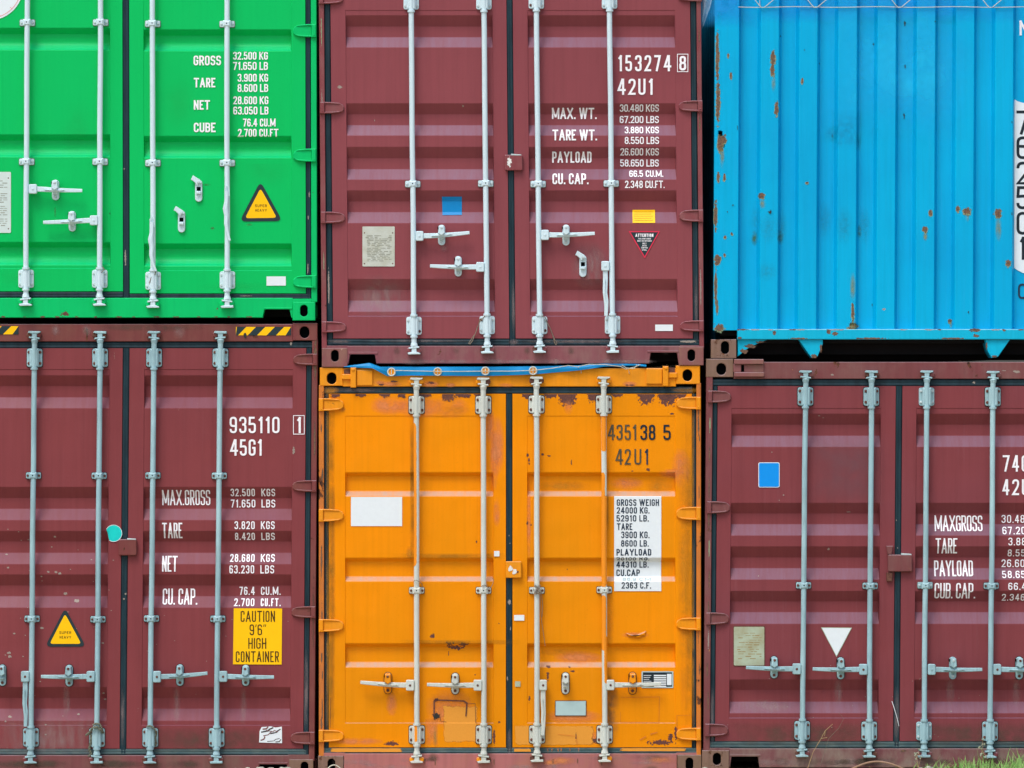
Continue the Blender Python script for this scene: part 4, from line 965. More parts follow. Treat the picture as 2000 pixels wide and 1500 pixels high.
sticker(ll, lld, C, [[(222+16.5*math.cos(R_(a)), 1041.5+16.5*math.sin(R_(a))) for a in range(-150, 125, 15)]], 'cyan', 'round_cyan_sticker', lambda mb: ll.flat(mb, ribbon([(222+16.3*math.cos(R_(a)), 1041.5+16.3*math.sin(R_(a))) for a in range(-150, 125, 15)], False, .4), 'white', .8), .6)
mb = MB(C, ['wpatch'], False); lr.flat(mb, [[(507, 1428), (511, 1420), (529, 1418.5), (538, 1421), (550.5, 1419), (551, 1451.5), (506, 1450)]], 'wpatch', .4)
for k, (a, b, c, d, e) in enumerate(((510, 1430, 534, 1421, 1.6), (514, 1437, 531, 1429, 1), (528, 1433, 548, 1424, 1.3), (509, 1446, 517, 1438, 1.4), (522, 1448, 546, 1442, .7), (520, 1426, 543, 1429, .8), (538, 1449, 549, 1444, 1), (513, 1424, 524, 1419, 1.5))):
    lr.flat(mb, ribbon([(a, b), ((a+c)/2+2, (b+d)/2+1.8), ((a+c)/2+4, (b+d)/2-1), (c, d)], False, e*.8), 'maroon_lf' if k % 2 else 'sealant', .6+.05*k)
mb.build('torn_sticker', lrd)
mb = MB(C, ['maroon_lf'], False); mb.plate(rrect(232, 1053, 267.5, 1084.5, 3), 2, 9, 1.4); mb.plate([(249, 1051), (266, 1052), (266, 1054), (249, 1054)], 2, 9.5, .4, 'boltw'); mb.build('lock_cover', lrd)
kw = dict(keep='maroon_lf', mat='rod_l', bolts='rust')
rod(C, ((67, 680), (59.7, 1440)), (660, 1476), [(681, 716.5), (1423, 1458.5)], [929, 1209], camt=661, camb=1477, handle=('v', 41, 57, 1311, 1332, (49.5, 1419)), catch=('closed', 4, 1298.5, 1340), **kw)
rod(C, ((195, 680), (188.8, 1440)), (660, 1476), [(681, 716.5), (1423, 1459)], [929.5, 1210], camt=661, camb=1477, handle=('h', 169, 185, 1311, 1332, (80, 1321.5)), catch=('closed', 134.5, 1299, 1341), **kw)
rod(C, ((300.6, 680), (293, 1440)), (660, 1476), [(681, 716.5), (1423, 1459)], [929, 1208.5], camt=661, camb=1477, handle=('h', 299, 314, 1311, 1333, (405, 1315)), catch=('closed', 351, 1298, 1340), **kw)
rod(C, ((430.3, 680), (422.7, 1440)), (660, 1476), [(681, 716.5), (1423, 1459)], [929.5, 1209], camt=661, camb=1477, handle=('h', 428, 443.5, 1311, 1332, (535, 1322.5)), catch=('closed', 479.5, 1299, 1340), **kw)

# ================================================================== ORANGE container (lower centre)
C = Cont('shipping_container', 'orange container at the bottom centre of the stack with rusty door tops', 995, 1512, 715, 374, 0, 1000, .005)
o_b = [(923,930,960,969),(1090,1097,1127,1135),(1257,1264,1294,1303)]
os_ = []
for tag, x0, x1, px0, px1 in (('l', 642.5, 988, 674, 964), ('r', 1001, 1351, 1029.5, 1319.5)):
    sf, mb = leaf(C, x0, x1, 769, 1459.5, px0, px1, o_b, 10, (812, 1412.5), 1.6, 'orange'); os_.append(sf)
    P = sf.patch
    if tag == 'l':
        for q in ((646,900,9,120),(646,1090,9,150),(646,1320,8,120),(806,1010,6,120),(880,1086,120,6),(900,1254,120,5),(805,900,5,90)): P(mb, *q, 'd_edgeolive', .3, 'x', 10)
        for x, rx, ry in ((705,12,5),(752,14,6),(785,10,7),(830,16,6),(876,14,12),(905,18,7),(935,10,5),(655,12,7)): P(mb, x, 769.7+ry*.75, rx*1.05, ry*.75, 'd_dark', .5, 'D', 12)
        for q in ((760,792,40,20,'d_pink'),(880,795,40,22,'d_pink'),(820,795,50,22,'d_pink'),(972,870,14,60,'d_pink'),(957,830,10,40,'d_pink'),(890,802,40,12,'d_olive'),(965,900,10,60,'d_pink'),(800,1080,8,14,'d_olive'),(1000-30,1000,8,30,'d_pink')): P(mb, *q, .35)
        for q in ((877,1257,12,8),(905,1259,14,7),(890,1265,26,7),(876,1278,1.5,10)): P(mb, *q, 'd_dark', .6)
        for q in ((931,1059,3,5),(975,1218,3,3),(975,1410,4,4),(928,1318,3,2),(845,1243,8,8)): P(mb, *q, 'd_dark', .6, 'e', 6)
        P(mb, 880, 1385, 50, 40, 'd_pink', .35, 'e'); P(mb, 765, 1375, 12, 24, 'd_pink', .38); P(mb, 843, 1430, 14, 28, 'd_pink', .4, 'x')
        P(mb, 899, 1414, 44, 47, 'd_tanpaint', .55, 'r', 12)
        for pl, hw in (([(848, 1397), (848, 1370), (852, 1367), (906, 1369), (912, 1373), (910, 1399)], 1.3), ([(872, 1410), (860, 1408), (860, 1400)], .4), ([(906, 1373), (928, 1374), (929, 1412)], .4), ([(645, 1420), (646, 1362)], .35)): sf.flat(mb, ribbon(pl, False, hw), 'd_inkline', .9) if 0 else sf.flat(mb, ribbon(pl, False, hw), 'rust', .9)
        P(mb, 852, 1398, 12, 11, 'd_soot', 1.0); P(mb, 852, 1368, 8, 7, 'd_dark', 1.0); P(mb, 850, 1437, 5, 26, 'd_run', .8)
        for q in ((765,1452,20,8,'d_dark'),(700,1448,50,8,'d_pink'),(965,1440,4,24,'d_dark'),(650,1130,6,330,'d_olive'),(668,800,9,6,'d_grime')): P(mb, *q, .5, 'e', 12)
    else:
        for q in ((1346,1000,9,200),(1346,1290,9,150),(1187,1370,9,80),(1184,980,7,90)): P(mb, *q, 'd_edgeolive', .3, 'x', 10)
        for x, rx, ry in ((1035,20,9),(1075,16,7),(1108,22,20),(1160,15,14),(1205,16,5),(1262,20,17),(1303,22,19),(1330,14,8)): P(mb, x, 769.7+ry*.75, rx*1.05, ry*.75, 'd_dark', .5, 'D', 12)
        for q in ((1110,795,10,16,'d_pink'),(1330,915,20,40,'d_pink'),(1225,945,35,14,'d_pink'),(1290,950,30,18,'d_olive'),(1100,950,60,12,'d_olive'),(1130,1285,50,14,'d_pink'),(1100,1275,55,8,'d_olive'),(1120,1400,60,16,'d_pink'),(1335,1130,12,330,'d_olive'),(1195,1390,16,70,'d_grime'),(1190,1200,10,80,'d_olive'),(1312,925,26,10,'d_pink'),(1240,1240,30,6,'d_pink'),(1033,1020,5,80,'d_pink'),(1150,1440,30,16,'d_pink')): P(mb, *q, .35)
        for q in ((1031,888,4,6),(1033,900,3,10),(1060,888,6,3),(1073,890,8,3),(1116,902,2,9),(1030,1020,3,8),(1037,1025,3,3),(1266,918,7,5),(1312,808,6,3),(1072,1302,10,5),(1070,1320,4,14),(1113,1303,6,3),(1118,1311,8,3),(1034,1364,3,10),(1250,1242,8,3),(1108,1112,2,2),(1067,1431,8,5),(1090,1430,9,6),(1165,1446,20,8),(1290,1450,40,8),(1320,1430,5,20),(1310,1440,10,12),(1125,1437,2,18),(1235,920,3,2)): P(mb, *q, 'd_dark', .62, 'e', 7)
        P(mb, 1100, 1436, 80, 25, 'd_tanpaint', .45, 'r', 14); P(mb, 1022, 1436, 22, 25, 'd_tanpaint', .5, 'r', 8)
        for pl, hw in (([(1212, 1362), (1288, 1361), (1287, 1411), (1212, 1410), (1212, 1390)], .35), ([(1090, 1434), (1126, 1438), (1127, 1456)], .4), ([(1322, 1431), (1322, 1397), (1350, 1397)], .4), ([(1250, 1445), (1262, 1438)], .8), ([(1270, 1434), (1284, 1430)], .9)): sf.flat(mb, ribbon(pl, False, hw), 'orange_post', .9)
        # crumpled dent
        dn_ = [(1222, 1236), (1240, 1241), (1262, 1232), (1260, 1241), (1246, 1246), (1228, 1243)]
        mb.plate(dn_, 0, 3.5, 2.2, 'orange')
    do = mb.build('door', C.root)
    if tag == 'l': old_ = do
    else: ord_ = do
ol, orr = os_
gs = Surf(C, [], [], lambda x, y: .3)
gasket(C, [(988, 769, 1001, 1472), (633, 755, 1352, 769.5), (633, 769, 642.5, 1470), (1351, 769, 1360, 1470)], 'gasket', C.root,
       extra=lambda mb: [gs.patch(mb, *q) for q in ((641,900,5,160,'d_olive',.3,'x'),(641,1250,5,200,'d_olive',.3,'x'),(645,762,20,8,'d_olive'),(700,762,50,5,'d_mist'),(1352,900,5,150,'d_olive',.3,'x'),(1352,1250,5,200,'d_olive',.3,'x'),(1340,762,30,6,'d_olive'),(995,1176,6,8,'d_pale'),(996,1061,2,3,'d_pale'),(994,1046,2,3,'d_pale'),(997,1228,2,6,'d_pale'),(991,1325,2,8,'d_pale'),(995, 1450, 5, 30, 'd_mist'))])
gasket(C, [(633, 1459.5, 1360, 1471.5)], 'gasket_l', C.root, extra=lambda mb: [gs.patch(mb, *q) for q in ((715, 1465, 95, 5, 'd_tanpaint', .5, 'r'), (1275, 1464, 85, 4, 'd_tanpaint', .5, 'r'), (1020, 1465, 22, 4, 'd_tanpaint', .5, 'r'))]+[gs.patch(mb, x, 1464, 2, 5, 'd_pink', .6) for x in (1070, 1078, 1090, 1096, 1113, 1130)])
post(C, 'orange_post', 623, 752, 633, 1480, [(628+random.uniform(-2, 2), random.uniform(790, 1420), random.uniform(1.5, 3), random.uniform(12, 50), 'd_rust') for k in range(9)])
post(C, 'orange_post', 1360, 748, 1369, 1476, [(1364+random.uniform(-2, 2), random.uniform(790, 1420), random.uniform(1, 2.5), random.uniform(12, 40), 'd_rust') for k in range(6)])
mb = MB(C, ['orange_f'], False); mb.plate(rect(670, 719, 1320, 755), -34, 3, 1)
hs = Surf(C, [], [], lambda x, y: 3)
for q in ((760, 750, 26, 4), (740, 747, 14, 3), (840, 750, 20, 5), (880, 752, 12, 3), (1230, 750, 16, 4), (990, 752, 18, 3)): hs.patch(mb, q[0], q[1], q[2], q[3]+2, 'd_pink', .3)
for q in ((745, 751, 10, 1.6), (842, 748, 14, 2.2), (770, 745, 14, 1.5), (1232, 752, 12, 1.6)): hs.patch(mb, q[0], q[1], q[2], q[3]+1, 'd_dark', .4)
mb.build('header', C.root)
for s, xc in ((1, 670), (-1, 1320)):      # swing-header hinges either side
    mb = MB(C, ['orange_f', 'rust'], False)
    X = lambda u: xc+s*u
    def pl(x0, y0, x1, y1, d0, d1, m=None): mb.plate(rect(min(X(x0), X(x1)), y0, max(X(x0), X(x1)), y1), d0, d1, 1, m)
    dy = 0 if s > 0 else -3
    pl(-2, 731+dy, 16, 741+dy, 3, 8); pl(15, 718+dy, 26, 757+dy, 3, 12); pl(27, 723+dy, 58, 753+dy, 3, 8); mb.bolt(X(20), 722+dy, 12, 3); mb.plate(rect(min(X(2), X(14)), 721+dy, max(X(2), X(14)), 730+dy), 2.5, 4, .5, 'rust')
    mb.build('header_hinge', C.root)
mb = MB(C, ['sill_o'], False); mb.plate(rect(672, 1471.5, 1322, 1511), -34, 3, 1); mb.box(632, 1470, 673, 1477, -30, 2.6, .3); mb.box(1321, 1470, 1361, 1475, -30, 2.6, .3)
ss = Surf(C, [], [], lambda x, y: 3)
for k in range(16): ss.patch(mb, random.uniform(680, 1310), random.uniform(1476, 1500), random.uniform(12, 45), random.uniform(4, 9), random.choice(('d_mist', 'd_grime', 'd_pink')), .3+.02*k)
for x in (830, 850, 965, 1080, 1128, 1175): ss.patch(mb, x, 1487, 1.6, 12, 'd_rust', .8)
mb.build('sill', C.root)
casting(C, 'corner_casting', 625, 718, 670, 753.5, 648, 739, 19, 23, 'orange_f')
casting(C, 'corner_casting', 1320, 714, 1367, 750, 1342.5, 733, 19, 23, 'orange_f')
casting(C, 'corner_casting', 621.5, 1476, 671, 1513, 647.5, 1494, 15, 25, 'castrust')
casting(C, 'corner_casting', 1323, 1474, 1370, 1512, 1346.5, 1492, 15, 25, 'castrust')
for y0, y1 in ((778, 803), (994, 1019), (1209, 1234), (1425, 1449)): hinge(C, 623, 671, y0, y1, 'orange_f', old_, True)
for y0, y1 in ((775, 800), (990, 1016), (1206, 1231), (1421, 1446)): hinge(C, 1368.5, 1321, y0, y1, 'orange_f', ord_, True)
body(C, 623, 1370, 715, 1512, 'orange_f', 'tarp')
mb = MB(C, ['black', 'grey_ink'], False)
for s, a, b, m in (('4',1187,1201.5,'grey_ink'),('3',1204,1216,'grey_ink'),('5',1220,1232,'grey_ink'),('1',1235,1243.5,'grey_ink'),('3',1250.5,1264,'black'),('8',1267,1280,'black'),('5',1295.5,1310,'black')): text(orr, mb, s, a, b, 829.5, 859.5, 3.8 if m == 'black' else 3.3, m)
mb.build('lettering', ord_); mb = MB(C, ['navy', 'grey_ink'], False)
for s, a, b in (('4',1202,1217),('2',1220,1232),('U',1239,1252.5),('1',1258.5,1266.5)): text(orr, mb, s, a, b, 877, 907.5, 3.2, 'grey_ink' if s != '1' else 'navy')
mb.build('lettering', ord_)
sticker(ol, old_, C, [rect(685.5, 970.5, 785.5, 1027.5)], 'wpatch', 'blank_sticker')
def gw(mb):
    for s, a, b, c, d, t, m in (('GROSS WEIGH',1204.5,1287,975,988,2,'navy'),('24000 KG.',1204.5,1268.5,990.5,1003,2,'navy'),('52910 LB.',1204,1267,1006,1018.5,2,'navy'),('TARE',1205,1235,1022,1035,2,'navy'),('3900 KG.',1213,1268.5,1038,1051,2,'navy'),('8600 LB.',1213,1267,1055,1067.5,2,'navy'),
        ('PLAYLOAD',1204,1272,1072,1085,2.2,'navy'),('20100 KG.',1204,1268,1088.5,1094.8,1.5,'navy'),('44310 LB.',1204,1267,1096.8,1109,2,'navy'),('CU.CAP',1204,1250,1112.5,1125.5,2.1,'navy'),('86.9 C.M.',1216,1274,1128.5,1134.3,1.2,'ghost_ink'),('2363 C.F.',1214,1271.5,1137,1149.5,2,'navy')):
        text(orr, mb, s, a, b, c, d, t, m, .9, 1.6)
sticker(orr, ord_, C, [rect(1199.5, 969, 1291.5, 1154.5)], 'wpatch', 'weight_panel', gw, .5)
sticker(ol, old_, C, [rect(965, 1076, 975.5, 1086.5)], 'wpatch', 'small_sticker', lift=1.1); sticker(orr, ord_, C, [rect(1004, 1201, 1024, 1212)], 'wpatch', 'small_sticker', lift=1.1); sticker(orr, ord_, C, [rect(1006, 1330.5, 1016.5, 1341)], 'plate2', 'small_sticker', lift=1.1)
def bk(mb):
    orr.flat(mb, [rect(1255.5, 1313, 1312.5, 1341)], 'black', 1.0)
    for k in range(6): orr.flat(mb, [rect(1277, 1318+k*4.2, 1301, 1320.6+k*4.2)], 'wpatch', 1.2); orr.flat(mb, [rect(1257, 1318.5+k*3.8, 1272-(k % 3)*2, 1319.5+k*3.8)], 'wpatch', 1.2)
    orr.flat(mb, [rect(1302.5, 1316, 1311.5, 1338)], 'wpatch', 1.2)
sticker(orr, ord_, C, [rrect(1253, 1311, 1315, 1343.5, 1)], 'silverplate', 'data_plate', bk, .8)
sticker(orr, ord_, C, [rrect(1084, 1368, 1145.5, 1398.5, 1)], 'rust', 'blank_metal_plate', lambda mb: orr.flat(mb, [rect(1085.2, 1369.2, 1144, 1397)], 'silverplate', 1.2), .9)
mb = MB(C, ['orange_f'], False); mb.plate(rrect(988, 1096, 1018.5, 1128.5, 2), 2, 9, 1.4); q = Surf(C, [], [], lambda x, y: 9); q.patch(mb, 997, 1110, 7, 9, 'd_white', .3); q.patch(mb, 1005, 1116, 8, 8, 'd_white', .35); q.patch(mb, 1011, 1117, 3, 3, 'd_dark', .5); mb.build('lock_cover', ord_)
kw = dict(keep='orange_f', mat='rod_o', bolts='rust')
rod(C, ((813.5, 800), (814, 1440)), (748, 1474), [(774, 808), (1418, 1452.5)], [1153.5], camt=752, camb=1476, handle=('h', 793, 809, 1328, 1349, (704, 1332.5)), catch=('closed', 757.5, 1314, 1355), catchmat='orange_f', halfpaint=[(812, 1120, -1.0), (1415, 1450, -.9)], **kw)
rod(C, ((944, 800), (944.8, 1440)), (748, 1474), [(774, 808), (1418, 1453)], [1153.5], camt=752, camb=1476, handle=('h', 925, 941, 1328, 1349, (834, 1337)), catch=('closed', 889, 1315, 1356), **kw)
rod(C, ((1048, 800), (1049, 1440)), (746, 1472), [(773, 807), (1418, 1452)], [1153.5], camt=750, camb=1474, handle=('v', 1053.5, 1068, 1328, 1348.5, (1060, 1436)), catch=('closed', 1104.5, 1314, 1356), **kw)
rod(C, ((1179.5, 800), (1181, 1440)), (746, 1472), [(773, 807), (1418, 1452)], [1152.5], camt=750, camb=1474, handle=('h', 1185, 1200, 1328, 1348, (1291, 1335.5)), catch=('closed', 1235.5, 1313.5, 1356), catchmat='orange_f', halfpaint=[(806, 885, -.1), (915, 1075, -.75), (960, 1150, .5), (1060, 1150, -.3), (1158, 1275, -.35), (1240, 1340, .9)], **kw)

# ================================================================== MAROON container (lower right)
C = Cont('shipping_container', 'maroon container at the lower right with a blank white triangle sticker, under the blue one', 1755, 1500, 703, 374, -.008, 800, .012)
r_b = [(808,829.5,851,873),(982,1003,1024,1046),(1067,1089,1110,1132),(1154,1175,1196,1218.5),(1327,1348,1371,1393)]
rs_ = []
for tag, x0, x1, px0, px1 in (('l', 1401.5, 1749, 1428.5, 1720.5), ('r', 1762, 2106, 1789.5, 2080)):
    sf, mb = leaf(C, x0, x1, 754, 1447, px0, px1, r_b, 13, (797, 1402.5), .8, 'maroon_r'); rs_.append(sf); P = sf.patch
    rnd = random.Random(3 if tag == 'l' else 8)
    if tag == 'l':
        P(mb, 1650, 920, 80, 70, 'd_fadepurple', .3, 'x')
        for q in ((1600,812,4,1.5),(1608,816,4,1),(1531,967,3,2),(1523,977,2,2),(1508,883,2,3),(1660,1000,10,1.5),(1620,1072,4,4),(1484,1125,2,2)): P(mb, *q, 'd_pale', .4, 'e', 6)
        P(mb, 1642, 1350, 10, 30, 'd_mist', .4); P(mb, 1500, 1380, 60, 14, 'd_mist', .45)
    else:
        P(mb, 1861, 1350, 10, 32, 'd_mist', .4); P(mb, 1990, 1350, 10, 32, 'd_mist', .4); pass
    for k in range(14): P(mb, rnd.uniform(x0+20, min(x1, 1995)), rnd.uniform(1290, 1440), 1.6, 1.4, 'd_pale', .4, 'e', 5)
    P(mb, (x0+x1)/2, 1435, 170, 26, 'd_grime', .5, 'x')
    do = mb.build('door', C.root)
    if tag == 'l': rld = do
    else: rrd = do
rl, rr = rs_
gs = Surf(C, [], [], lambda x, y: .3)
gasket(C, [(1749, 754, 1762, 1461), (1390, 740, 2118, 754.5), (1391.5, 754, 1401.5, 1461), (2106, 754, 2117, 1461)], 'gasket', C.root,
       extra=lambda mb: [gs.patch(mb, *q) for q in ((1901,747,6,4,'d_pale'),(1752,1016,2,2,'d_pale'),(1755,1070,2,2,'d_pale'),(1756,1400,6,60,'d_mist'),(1396,1400,5,60,'d_mist'))])
gasket(C, [(1390, 1447, 2118, 1461)], 'gasket_l', C.root)
post(C, 'maroon_rf', 1379, 735, 1391.5, 1468, [(1386+random.uniform(-2, 2), yy, 2.6, 30, random.choice(('d_rust', 'd_pale', 'd_rim'))) for yy in range(770, 1440, 60)])
post(C, 'maroon_rf', 2118, 735, 2129, 1468)
mb = MB(C, ['maroon_rf'], False); mb.plate(rect(1433, 707, 2076, 740), -34, 3, 1)
hs = Surf(C, [], [], lambda x, y: 3)
for q in ((1985,726,12,5),(1960,724,8,1.5),(1625,732,5,3)): hs.patch(mb, *q, 'd_pale', .35)
mb.build('header', C.root)
mb = MB(C, ['cast_m'], False)
mb.plate(rrect(1433, 701.5, 1491, 711.5, 2), 2, 12, 1.2); mb.plate(rrect(1433, 727, 1492, 736, 2), 2, 12, 1.2); mb.plate(rect(1453, 712, 1491, 727), 2, 5, .6); mb.plate(rect(1432, 711, 1447, 727), 2, 8, 1); mb.plate(rect(1447, 713, 1453, 726), 2, 3.4, .2, 'hole')
mb.build('header_hinge', C.root)
mb = MB(C, ['sill_r'], False); mb.plate(sill_outline(1424, 1461.5, 2080, 1498.5, [(1427, 1482, 1476.5), (2020, 2074, 1476.5)]), -34, 3, 1); mb.box(1425, 1472.5, 1485, 1477, 0, 4.2, .5); mb.box(1384, 1460.5, 1425, 1466, -30, 2.6, .3)
ss = Surf(C, [], [], lambda x, y: 3)
for k in range(16): ss.patch(mb, random.uniform(1490, 1990), 1488, random.uniform(15, 50), random.uniform(6, 12), random.choice(('d_mist', 'd_grime')), .3+.02*k)
ss.patch(mb, 1765, 1466, 10, 4, 'd_rust', .8)
mb.build('sill', C.root)
casting(C, 'corner_casting', 1379, 701, 1432, 736.5, 1408.5, 721, 19, 23, 'castrust')
casting(C, 'corner_casting', 2078, 703, 2126, 736.5, 2103, 721, 19, 23, 'castrust')
casting(C, 'corner_casting', 1371, 1465, 1423.5, 1501, 1400, 1482, 16, 24, 'castrust')
casting(C, 'corner_casting', 2080, 1465, 2126, 1501, 2103, 1482, 16, 24, 'castrust')
for y0, y1 in ((763, 787), (979, 1003), (1196, 1220), (1413, 1438)): e = (y0-760)*-.008; hinge(C, 1382+e, 1427+e, y0, y1, 'maroon_rf', rld); hinge(C, 2128+e, 2083+e, y0, y1, 'maroon_rf', rrd)
body(C, 1381, 2128, 703, 1500, 'maroon_rf', 'maroon_rf')
mb = MB(C, ['white'], False)
for s, a, b, c, d, t in (('MAXGROSS',1826,1919.5,1007,1037.5,2.6),('TARE',1827,1869.5,1051,1081,2.8),('PAYLOAD',1825,1901,1095,1125.5,2.8),('CUB. CAP.',1825,1905,1138.5,1169,2.8)): text(rr, mb, s, a, b, c, d, t, 'white', gap=1.4)
def run(s, x, y0, y1, w_, g, t):
    for ch in s:
        ww = t if ch == '.' else w_; text(rr, mb, ch, x, x+ww, y0, y1, t, 'white'); x += ww+g
run('740', 1958, 889, 921, 13.5, 5, 3.8); run('42U', 1957.5, 936, 967, 13.5, 5.5, 3.8)
for s, x, a, b in (('30.480',1957,1006,1021.5),('67.200',1958,1029,1043.5),('3.880',1969,1050,1065),('8.550',1968.5,1073,1087),('26.600',1957,1093,1108),('58.650',1957.5,1115,1129),('66.4',1969,1138,1152),('2.346',1957,1160,1173.5)): run(s, x, a, b, 8, 2.8, 1.9)
mb.build('lettering', rrd)
sticker(rl, rld, C, [rrect(1481, 903, 1522.5, 952, 3)], 'wpatch', 'blue_sticker', lambda mb: rl.flat(mb, [rrect(1482.3, 904.3, 1521.2, 950.7, 2.5)], 'stblue2', .8))
triangle(rl, rld, [(1603, 1225), (1664, 1225.5), (1633.5, 1283)], C, 'plate2', 'wpatch', 1.2, name='triangle_sticker', label='blank white triangle sticker, point down', r=1)
sticker(rl, rld, C, [rrect(1432, 1222.5, 1494, 1301, 2)], 'rust', 'data_plate', lambda mb: (rl.flat(mb, [rrect(1433.2, 1224, 1492.4, 1299.5, 2)], 'plate2', .7), plate_print(rl, 1434, 1228, 1492, 1296, 'plateink2', 12, 11)(mb)))
mb = MB(C, ['maroon_rf'], False); mb.plate(rrect(1733.5, 1083, 1780.5, 1116, 2), 2, 10, 1.4); mb.plate([(1759, 1080), (1779, 1081.5), (1779, 1083.5), (1759, 1083.5)], 2, 10, .4, 'boltw'); mb.plate([(1730, 1066), (1743.5, 1066), (1741, 1082), (1733, 1082)], 0, 7, 1); mb.plate([(1731, 1118), (1743, 1118), (1742, 1135), (1731, 1135)], 0, 7, 1, 'rust'); mb.build('lock_cover', rrd)
kw = dict(keep='maroon_rf', mat='rod_l')
rod(C, ((1573.3, 780), (1567, 1430)), (735, 1464), [(756.5, 792), (1409, 1445)], [1143.5], camt=738, camb=1464, handle=('h', 1548, 1564, 1296, 1317, (1457, 1303.5)), catch=('closed', 1512, 1282, 1325), bolts='rust', **kw)
rod(C, ((1702, 780), (1698, 1430)), (735, 1464), [(757, 792.5), (1410, 1446)], [1144.5], camt=738, camb=1465, handle=('h', 1678, 1694, 1297, 1318, (1587, 1306.5)), catch=('closed', 1642, 1284, 1327), bolts='rust', **kw)
rod(C, ((1810, 780), (1805, 1430)), (735, 1464), [(757, 792.5), (1410, 1446)], [1143.5], camt=738, camb=1465, handle=('h', 1812, 1827, 1297, 1318, (1918, 1307.5)), catch=('closed', 1861, 1283, 1327), bolts='boltw', **kw)
rod(C, ((1939.5, 780), (1934, 1430)), (735, 1464), [(757, 793), (1410, 1447)], [1144.5], camt=739, camb=1466, handle=('h', 1940, 1955, 1297, 1318, (2046, 1307)), catch=[('closed', 1991, 1283, 1327)], bolts='rust', **kw)
mb = MB(C, ['rod_l', 'rust'], False); 

# ================================================================== loose things
# blue tarpaulin squeezed between the upper maroon and the orange container, with its grommets and lashing rope
F = Free(900, 735)
mb = MB(F, ['tarp'])
top = [(672, 716, 8), (722, 709.5, 9), (742, 717, 10), (800, 717, 9), (950, 717, 10), (1060, 716, 9), (1130, 714.5, 8), (1180, 710.5, 7), (1240, 710.5, 6), (1262, 713, 5)]
bot = [(672, 717, 9), (728, 719, 12), (757, 735, 8), (800, 733.5, 11), (950, 734.5, 8), (1040, 731.5, 10), (1130, 723.5, 9), (1180, 716, 8), (1240, 714.5, 7), (1262, 716, 6)]
def lp(P, x):
    for a, b in zip(P, P[1:]):
        if a[0] <= x <= b[0]: t = (x-a[0])/(b[0]-a[0]); return a[1]+(b[1]-a[1])*t, a[2]+(b[2]-a[2])*t
    return P[-1][1], P[-1][2]
nx, vs = 140, []
for i in range(nx+1):
    x = 672+590*i/nx; (ya, da), (yb_, db) = lp(top, x), lp(bot, x); wv = 1.6*math.sin(x*.045)+1.1*math.sin(x*.13+1)
    vs += [(x, ya-1.5, -60), (x, ya-.8, 3), (x, ya, da+wv*.5), (x, ya+(yb_-ya)*.5, (da+db)/2+wv+1), (x, yb_, db+wv*1.3), (x, yb_-.2, 4.2)]
mb.add(vs, [[i*6+k, i*6+k+1, (i+1)*6+k+1, (i+1)*6+k] for i in range(nx) for k in range(5)])
tarp = loose(mb, 'tarpaulin', 'blue tarpaulin edge hanging between the top maroon container and the orange container', 'tarpaulin', .005)
mb2 = MB(F, ['rope_w'])
for gx, gy in ((765, 726.5), (855, 726), (948, 724.5), (1041, 724)):
    g_ = MB(F, ['rod_o']); q = [(gx+7.2*math.cos(2*math.pi*i/20), gy+7.2*math.sin(2*math.pi*i/20), 14.5) for i in range(21)]
    g_.tube(q, 1.35, 6, cap=False); g_.add([(gx+6.6*math.cos(2*math.pi*i/20), gy+6.6*math.sin(2*math.pi*i/20), 14.2) for i in range(20)], [list(range(20))], 'orange_f'); g_.box(gx-.8, gy-5, gx+.8, gy+5, 14.2, 16, .3, 'rod_o'); g_.build('grommet', tarp)
mb2.tube([(770, 723.5, 15.5), (810, 724.5, 15.5), (855, 725.5, 17), (900, 725.5, 16), (948, 725, 17), (1000, 725, 16), (1041, 723.5, 17), (1080, 719, 15), (1110, 714, 14), (1128, 716.5, 14), (1150, 711.5, 13), (1180, 712, 12), (1212, 716, 12), (1222, 721, 12), (1240, 717, 12), (1250, 712, 12)], .75, 6)
mb2.tube([(1128, 717, 12), (1135, 721, 6), (1135, 729, 4)], .6, 5); mb2.tube([(1226, 718, 12), (1228, 724, 5), (1229, 730, 4)], .6, 5); mb2.tube([(1214, 713, 12), (1224, 719, 13), (1238, 720, 13), (1244, 712, 12)], .7, 5)
mb2.build('lashing_rope', tarp)

F = Free(1380, 40)      # silver sheet in the gap by the blue container
mb = MB(F, ['tarp_s']); rows_ = 14; vs = []
for j in range(rows_+1):
    y = -95+150*j/rows_; hwid = 9*(1-max(0, (y-5)/50)) if y > 5 else 9
    for i in range(6):
        u = i/5; vs.append((1372.5+hwid*2*u*1.0, y, -14+5*math.sin(u*7+j*.6)+3*mnoise.noise(Vector((u*3, j*.5, 1)))))
mb.add(vs, [[j*6+i, j*6+i+1, (j+1)*6+i+1, (j+1)*6+i] for j in range(rows_) for i in range(5)])
loose(mb, 'tarpaulin', 'crumpled silver tarpaulin sheet hanging in the gap beside the blue container', 'tarpaulin', 0)

F = Free(1700, 13)      # lashing cable over the blue container
mb = MB(F, ['rope_w']); mb.tube([(1442+i*22, 14+.7*math.sin(i*.9), 3.2) for i in range(31)], .7, 6)
for a in (1490, 1593, 1757, 1935): mb.tube([(a-26, -14, 3), (a-8, 10, 4), (a-3, 15, 4.6), (a+3, 14.5, 4.6), (a+24, -3, 4)], .75, 6)
mb.tube([(1483, -12, 3), (1484, 12, 4)], .6, 6)
loose(mb, 'rope', 'thin pale lashing rope zigzagging along the top of the blue container', 'rope', 0)

